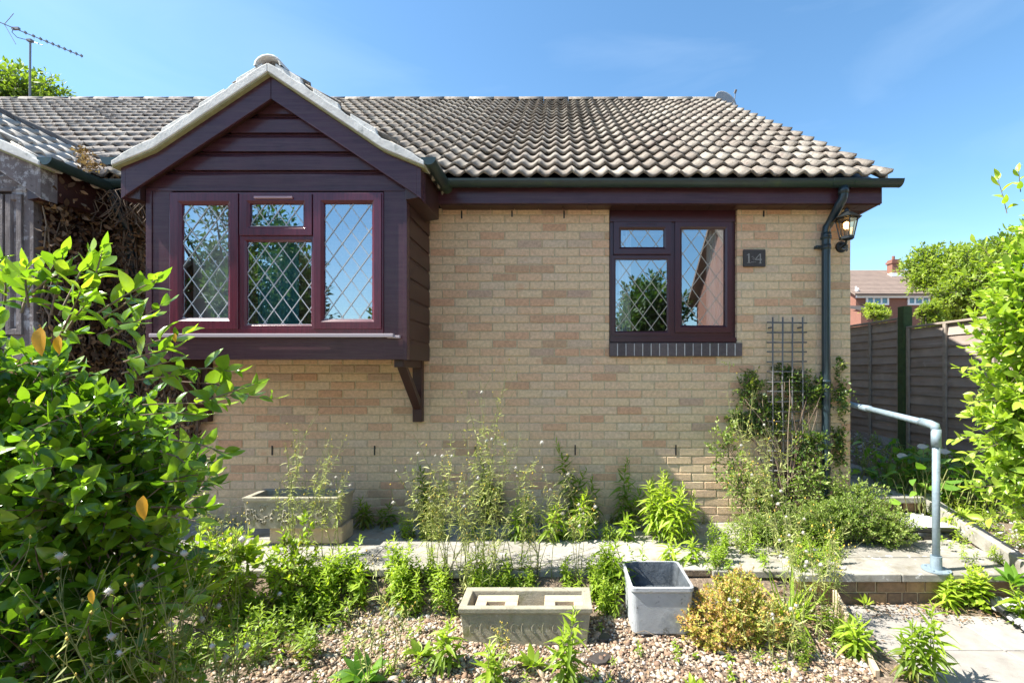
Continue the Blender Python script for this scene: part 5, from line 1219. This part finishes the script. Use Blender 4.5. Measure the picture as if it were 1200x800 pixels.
# arum like leaves beyond the handrail
lv = Leaves(); lf = MB(); st = MB(); fws = []; r = random.Random(14)
for i in range(460):
    x = r.uniform(2.95, 4.1); y = r.uniform(4.2, 5.2); g_ = gh(x, y)+.02; h = r.uniform(.10, .48)*(1-.25*abs(x-3.5)); a = r.random()*6.28; rd = Vector((math.cos(a), math.sin(a), 0))
    q = Vector((x, y, g_)); t_ = q+UP*h+rd*h*.3; tube(st, [q, q.lerp(t_, .5)+UP*.02, t_], .004, 4, r.random(), caps=False); lv.a(t_, rd+UP*r.uniform(-.4, .5), UP+rv(r)*.4, r.uniform(.08, .16), r.random())
for (px, py) in ((1082, 527), (1108, 533), (1058, 538)):
    q = P(px, py, 4.6); tube(st, [Vector((q.x, q.y, .25)), q], .004, 5, .8); 
    fw = MB(); fws.append(fw); fw.add([tuple(q)]+[(q.x+.05*math.cos(k*.785), q.y+.05*math.sin(k*.785), q.z+.035+.02*math.sin(k)) for k in range(8)], [(0, k+1, (k+1) % 8+1) for k in range(8)])
lv.into(lf, T_BROAD); plant('broad_leaved_perennial', 'clump of broad dark green leaves with white blooms by the fence foot', 'perennial', (3.45, 4.6, .2), lf, st, M['hosta'], M['gstem'], extra=[('flower', q_, M['fluff']) for q_ in fws])
# small leafy weeds (each one a thing)
r = random.Random(44)
W = [(500, 4.2, .0, (.52, .40, .30, .36), .3, 'dark leafy weed with several stems against the wall under the bay bracket', .07),
 (573, 4.2, .0, (.60, .50, .42, .35), .3, 'dark bushy weed at the wall behind the tall seeding weeds', .08),
 (672, 4.18, .0, (.74, .50), .38, 'tallest single leafy weed spire against the brick wall', .03),
 (693, 4.15, .0, (.42, .30), .4, 'shorter leafy weed right of the tallest wall spire', .03),
 (727, 4.18, .0, (.60, .38), .38, 'narrow leafy weed spire against the wall left of the bright clump', .03),
 (745, 4.12, .0, (.34, .26), .35, 'short dark weed at the wall right of the narrow spire', .04),
 (425, 4.15, .0, (.26, .18, .2), .35, 'small weed tuft at the wall right of the carved trough', .05),
 (455, 4.2, .0, (.18, .14), .35, 'tiny weed tuft at the wall below the left weep slot', .04),
 (785, 3.83, .0, (.58, .52, .46, .54, .42, .38, .46, .34, .5, .44, .36, .5, .4), .8, 'bright lime green weed clump on the slabs below the brick sill', .2),
 (612, 3.87, .0, (.34, .28, .22), .6, 'fresh weed growing in the slab joint behind the stone trough', .06),
 (652, 3.87, .0, (.30, .24, .26, .20), .7, 'yellow green weed in the slab joint below the tallest spire', .09),
 (680, 3.86, .0, (.40, .32, .3), .72, 'yellow green tall weed in the slab joint left of the bright clump', .07),
 (735, 3.85, .0, (.2, .16), .6, 'small pale weed in the slab joint below the narrow spire', .03),
 (782, 3.42, .0, (.14, .1), .75, 'little weed sprig on the slab edge behind the square planter', .02),
 (813, 3.42, .0, (.16, .12), .75, 'little weed sprig on the slab edge above the golden shrub', .02),
 (665, 2.40, None, (.40, .30, .26), .55, 'tall fresh weed spire in front of the stone trough', .05),
 (573, 2.36, None, (.22, .15), .6, 'short pale weed in front of the trough left of the tall spire', .03),
 (518, 2.50, None, (.26, .2, .2), .6, 'leafy weed left of the stone trough on the pebbles', .07),
 (1090, 2.42, None, (.38, .30), .55, 'tall weed spire on the lower path at bottom right', .03),
 (1068, 2.40, None, (.30, .26, .2), .4, 'darker shorter weed on the lower path left of the spire', .05),
 (1008, 2.62, None, (.20, .16, .18), .6, 'green weed leaning on the pale edging board', .05),
 (1112, 3.17, -.2, (.14, .16, .12, .1), .72, 'low fringe of lime weed at the left of the step riser clump', .06),
 (1195, 2.95, -.2, (.22, .18, .2), .6, 'weed tuft at the right frame edge by the black edging roll', .05),
 (715, 3.18, None, (.34, .28, .2, .24), .5, 'pale green weed between trough and square planter at slab edge', .08),
 (1125, 3.95, .09, (.12, .1, .12, .1), .65, 'low green weed on the gritty tread right of the post', .08)]
for (px, d, z, stems, tone, lab, sp) in W:
    weed(lab, gp(px, d, z), stems, r, ls=.10 if d > 3.5 else .09, dens=95, tone=tone, spread=sp)
weed('lime green weed clump spilling over the brown step riser', gp(1135, 3.16, -.205), (.27, .25, .24, .22, .20, .24, .18, .26, .2), r, ls=.06, dens=110, tone=.78, spread=.13, T=T_OVALS)
# seeding weeds
S = [(505, 3.30, None, 5, .85, 'tall pale seeding weed left of centre in front of the bracket', 'white', .07, (0, 0)),
 (540, 3.20, None, 6, .82, 'tall seeding weed with white fluff behind the left end of the trough', 'mix', .12, (.0, 0)),
 (575, 3.28, None, 6, 1.02, 'tallest seeding weed reaching above the weep slots at centre', 'mix', .12, (.03, 0)),
 (560, 3.12, None, 6, .62, 'yellow green seeding weed just behind the left corner of the trough', 'bud', .12, (0, 0)),
 (525, 3.26, None, 6, .70, 'dense pale weed between the two tall seeding weeds at left of centre', 'bud', .10, (-.03, 0)),
 (630, 3.26, None, 5, .42, 'short yellow green weed behind the middle of the trough', 'bud', .12, (0, 0)),
 (603, 3.28, None, 4, .95, 'seeding weed leaning right at the centre of the wall', 'mix', .05, (.16, 0)),
 (350, 3.45, None, 6, .84, 'yellow budded seeding weed in front of the carved trough', 'bud', .07, (0, 0)),
 (385, 3.45, None, 5, .80, 'wispy seeding weed at the right end of the carved trough', 'mix', .08, (0, 0)),
 (280, 3.0, None, 4, .85, 'thin dark stemmed weed left of the carved trough', 'white', .04, (-.12, 0)),
 (680, 3.25, None, 4, .50, 'thin pinkish seeding weed behind the right end of the trough', 'mix', .08, (0, 0)),
 (870, 3.6, .0, 4, .60, 'wispy weed in front of the tangled shrub below the trellis', 'mix', .1, (0, 0)),
 (915, 3.5, .0, 6, .95, 'tall wispy weed rising before the trellis', 'mix', .1, (0, 0)),
 (940, 2.75, None, 7, .62, 'grey green seeding weed right of the golden shrub', 'white', .13, (0, 0)),
 (905, 2.60, None, 5, .42, 'low hazy seeding weed at the front right of the golden shrub', 'mix', .12, (0, 0)),
 (965, 3.0, None, 4, .55, 'seeding weed beside the left end of the step', 'mix', .08, (0, 0)),
 (100, 1.42, None, 4, .86, 'yellow flowered weed in front of the glossy shrub at bottom left', 'mix', .06, (0, 0)),
 (150, 1.45, None, 4, .84, 'weed with seed heads in front of the glossy shrub, second from left', 'white', .05, (0, 0)),
 (190, 1.55, None, 6, .80, 'weed with seed heads right of the glossy shrub at bottom left', 'white', .08, (.03, 0)),
 (228, 1.75, None, 6, .85, 'tall yellow and white headed weed by the pebbles at bottom left', 'mix', .06, (.03, 0)),
 (272, 1.95, None, 4, .55, 'small yellow flowered weed on the dark litter at bottom left', 'bud', .05, (0, 0)),
 (435, 2.35, None, 3, .42, 'thin seeding weed on the pebbles left of the trough', 'white', .04, (-.05, 0)),
 (455, 2.5, None, 3, .5, 'thin bent seeding weed behind the left pebbles', 'white', .04, (.05, 0)),
 (590, 2.50, None, 3, .22, 'short yellowing weed in front of the trough face', 'bud', .05, (0, 0))]
for (px, d, z, n, h, lab, fl, sp, bd_) in S:
    wispy(lab, gp(px, d, z), n, r, h, sp, fl, leafy=1.35 if d > 2 else 1.0, bend=bd_)
# rosettes and clumps
rosette('dark green dock rosette on the pebbles at bottom centre left', gp(425, 2.42), 15, r, .15, lm='hosta', tone=.45, up=.8, ws=.8)
rosette('bright leafy rosette in front of the trough right of centre', gp(622, 2.55), 12, r, .10, tone=.6, up=.9, ws=.8)
rosette('small green rosette on the pebbles left of the trough', gp(492, 2.62), 11, r, .09, tone=.5, up=.8)
rosette('yellow green rosette at the bottom edge below the golden shrub', gp(815, 2.3), 12, r, .10, tone=.8, up=1.0, ws=.7)
rosette('green leafy rosette by the fallen twigs at the edging board', gp(1000, 2.75), 14, r, .12, tone=.5, up=1.0, ws=.7)
rosette('dock leaves beside the black edging roll at right', gp(1186, 3.15, -.05), 14, r, .12, lm='hosta', up=.9, ws=.8)
rosette('small weed at the foot of the step riser', gp(1013, 3.18, -.2), 9, r, .07, tone=.8, up=1.2, ws=.6)
# grass tuft
lv = Leaves(); lf = MB(); p = gp(925, 3.02)
for i in range(46):
    a = r.random()*6.28; rd = Vector((math.cos(a), math.sin(a), 0)); lv.a(p+rd*r.random()*.03, UP*r.uniform(.6, 1.4)+rd, UP-rd*.8, r.uniform(.2, .42), r.uniform(.4, .9))
lv.into(lf, T_BLADE, 1.3); plant('grass_tuft', 'arching green grass tuft right of the golden shrub', 'grass', p, lf, None, M['flea'], M['gstem'])
# dark stemmed sapling with leaves, left of centre
lf, st = bush([wb(345, 650, 22, 36, 3.2, .12), wb(330, 672, 30, 22, 3.1, .14)], 90, .12, 6, .05, r, base=tuple(gp(345, 3.15)), shell=.2, up=.6, tone=.45, tvar=.35, T=T_OVALS, limbs=12, limbr=.005)
plant('young_shrub', 'young leafy shrub with brown stems in front of the carved trough', 'shrub', gp(345, 3.15), lf, st, M['flea'], M['twig'])
lf, st = bush([wb(255, 655, 34, 22, 3.0, .2), wb(205, 680, 30, 24, 2.8, .2)], 150, .12, 6, .075, r, base=tuple(gp(240, 3.0)), shell=.2, up=.4, tone=.45, tvar=.35, T=T_OVAL, limbs=12, limbr=.005)
plant('young_shrub', 'low broad leaved green shrub between glossy shrub and carved trough', 'shrub', gp(240, 3.0), lf, st, M['flea'], M['twig'])
# low weeds nobody could count
lv = Leaves(); lv2 = Leaves(); lf = MB(); st = MB(); mb2 = MB()
lvb = Leaves()
def low(n, fx, hr, tone, ls=.045, dens=120):
    for i in range(n):
        q = fx()
        if q is None: continue
        k_ = r.random() < .42; flea_into(lvb if k_ else lv, st, q, r.uniform(*hr)*(.8 if k_ else 1), r, ls*(.62 if k_ else 1), dens*(.8 if k_ else 1), tone-(.12 if k_ else 0)+r.uniform(-.1, .1), .0015)
def area(p0, p1, d0, d1, z=None, k=1.0):
    def f():
        d = r.uniform(d0, d1); px = r.uniform(p0, p1); xx = (px-VX)/F*d
        if X(737, 197)-.04 < xx < X(812, 197)+.04 and 2.74 < d < 3.24 or X(541, 200)-.04 < xx < X(692, 200)+.04 and 2.69 < d < 3.04: return None
        if math.sin(px*.055)+math.sin(px*.13+d*9)+.9 < r.random()*1.6*k: return None
        return gp(px, d, z)
    return f
low(190, area(205, 480, 3.02, 3.27), (.08, .26), .62, .05, 90)
low(90, area(380, 480, 3.1, 3.27, None), (.15, .36), .65, .06, 80)
low(170, area(480, 740, 3.05, 3.27), (.05, .2), .6, .04, 100)
low(50, area(480, 600, 3.0, 3.27), (.15, .34), .6, .045, 80)
low(220, area(830, 985, 3.2, 3.75, .0), (.06, .24), .55, .035)
low(60, area(560, 720, 3.1, 3.27), (.1, .26), .68, .04, 100)
low(60, area(700, 760, 3.0, 3.27), (.10, .30), .6, .04, 100)
low(70, area(470, 560, 3.84, 3.95, 0.), (.06, .2), .6, .035)
low(60, area(560, 720, 3.84, 3.9, 0.), (.05, .15), .6, .03)
low(90, area(200, 960, 4.2, 4.29, 0.), (.04, .14), .35, .03)
low(110, area(860, 1000, 2.5, 3.1), (.05, .16), .45, .03)
low(70, area(1095, 1180, 3.3, 3.9, .02), (.03, .1), .7, .03)
low(160, lambda: (lambda x, y: Vector((x, y, gh(x, y))))(r.uniform(2.7, 4.3), r.uniform(4.4, 6.6)), (.06, .24), .4, .045, 90)
low(140, lambda: (lambda x, y: Vector((x, y, gh(x, y))))(r.uniform(3.1, 4.3), r.uniform(3.3, 4.4)), (.06, .22), .7, .04, 90)
low(110, lambda: (lambda x, y: Vector((x, y, gh(x, y))))(r.uniform(-2.1, -1.35), r.uniform(2.5, 3.2)), (.06, .22), .45, .05, 80)
low(170, area(250, 1000, 2.2, 3.0), (.03, .12), .6, .03)
low(50, area(190, 300, 2.5, 3.0), (.05, .2), .6, .04)
lv.into(lf, T_LANCE, 1.4); lvb.into(lf, T_OVALS, 1.3)
o = tag(lf.build('low_weeds', M['flea'], smooth=True), 'low mixed weeds along the slab edges and bed', 'weeds', kind='stuff')
o = tag(st.build('weed_stems', M['gstem'], smooth=True), 'fine stems of the low mixed weeds', 'weed stems', kind='stuff')
# fallen twigs and straw
st = MB()
for i in range(120):
    k = r.random()
    if k < .6: q = gp(r.uniform(640, 1080), r.uniform(2.35, 3.1))
    else: q = gp(r.uniform(250, 640), r.uniform(2.35, 3.1))
    a = r.random()*6.28; l_ = r.uniform(.04, .2); e = q+Vector((math.cos(a)*l_, math.sin(a)*l_, .0)); e.z = gh(e.x, e.y)+.02; q.z += .012
    tube(st, [q, q.lerp(e, .5)+UP*r.uniform(0, .03), e], .0018, 4, r.random(), caps=False)
tag(st.build('dry_twigs', M['twig'], smooth=True), 'dry twigs and straw lying over the pebbles', 'twigs', kind='stuff')
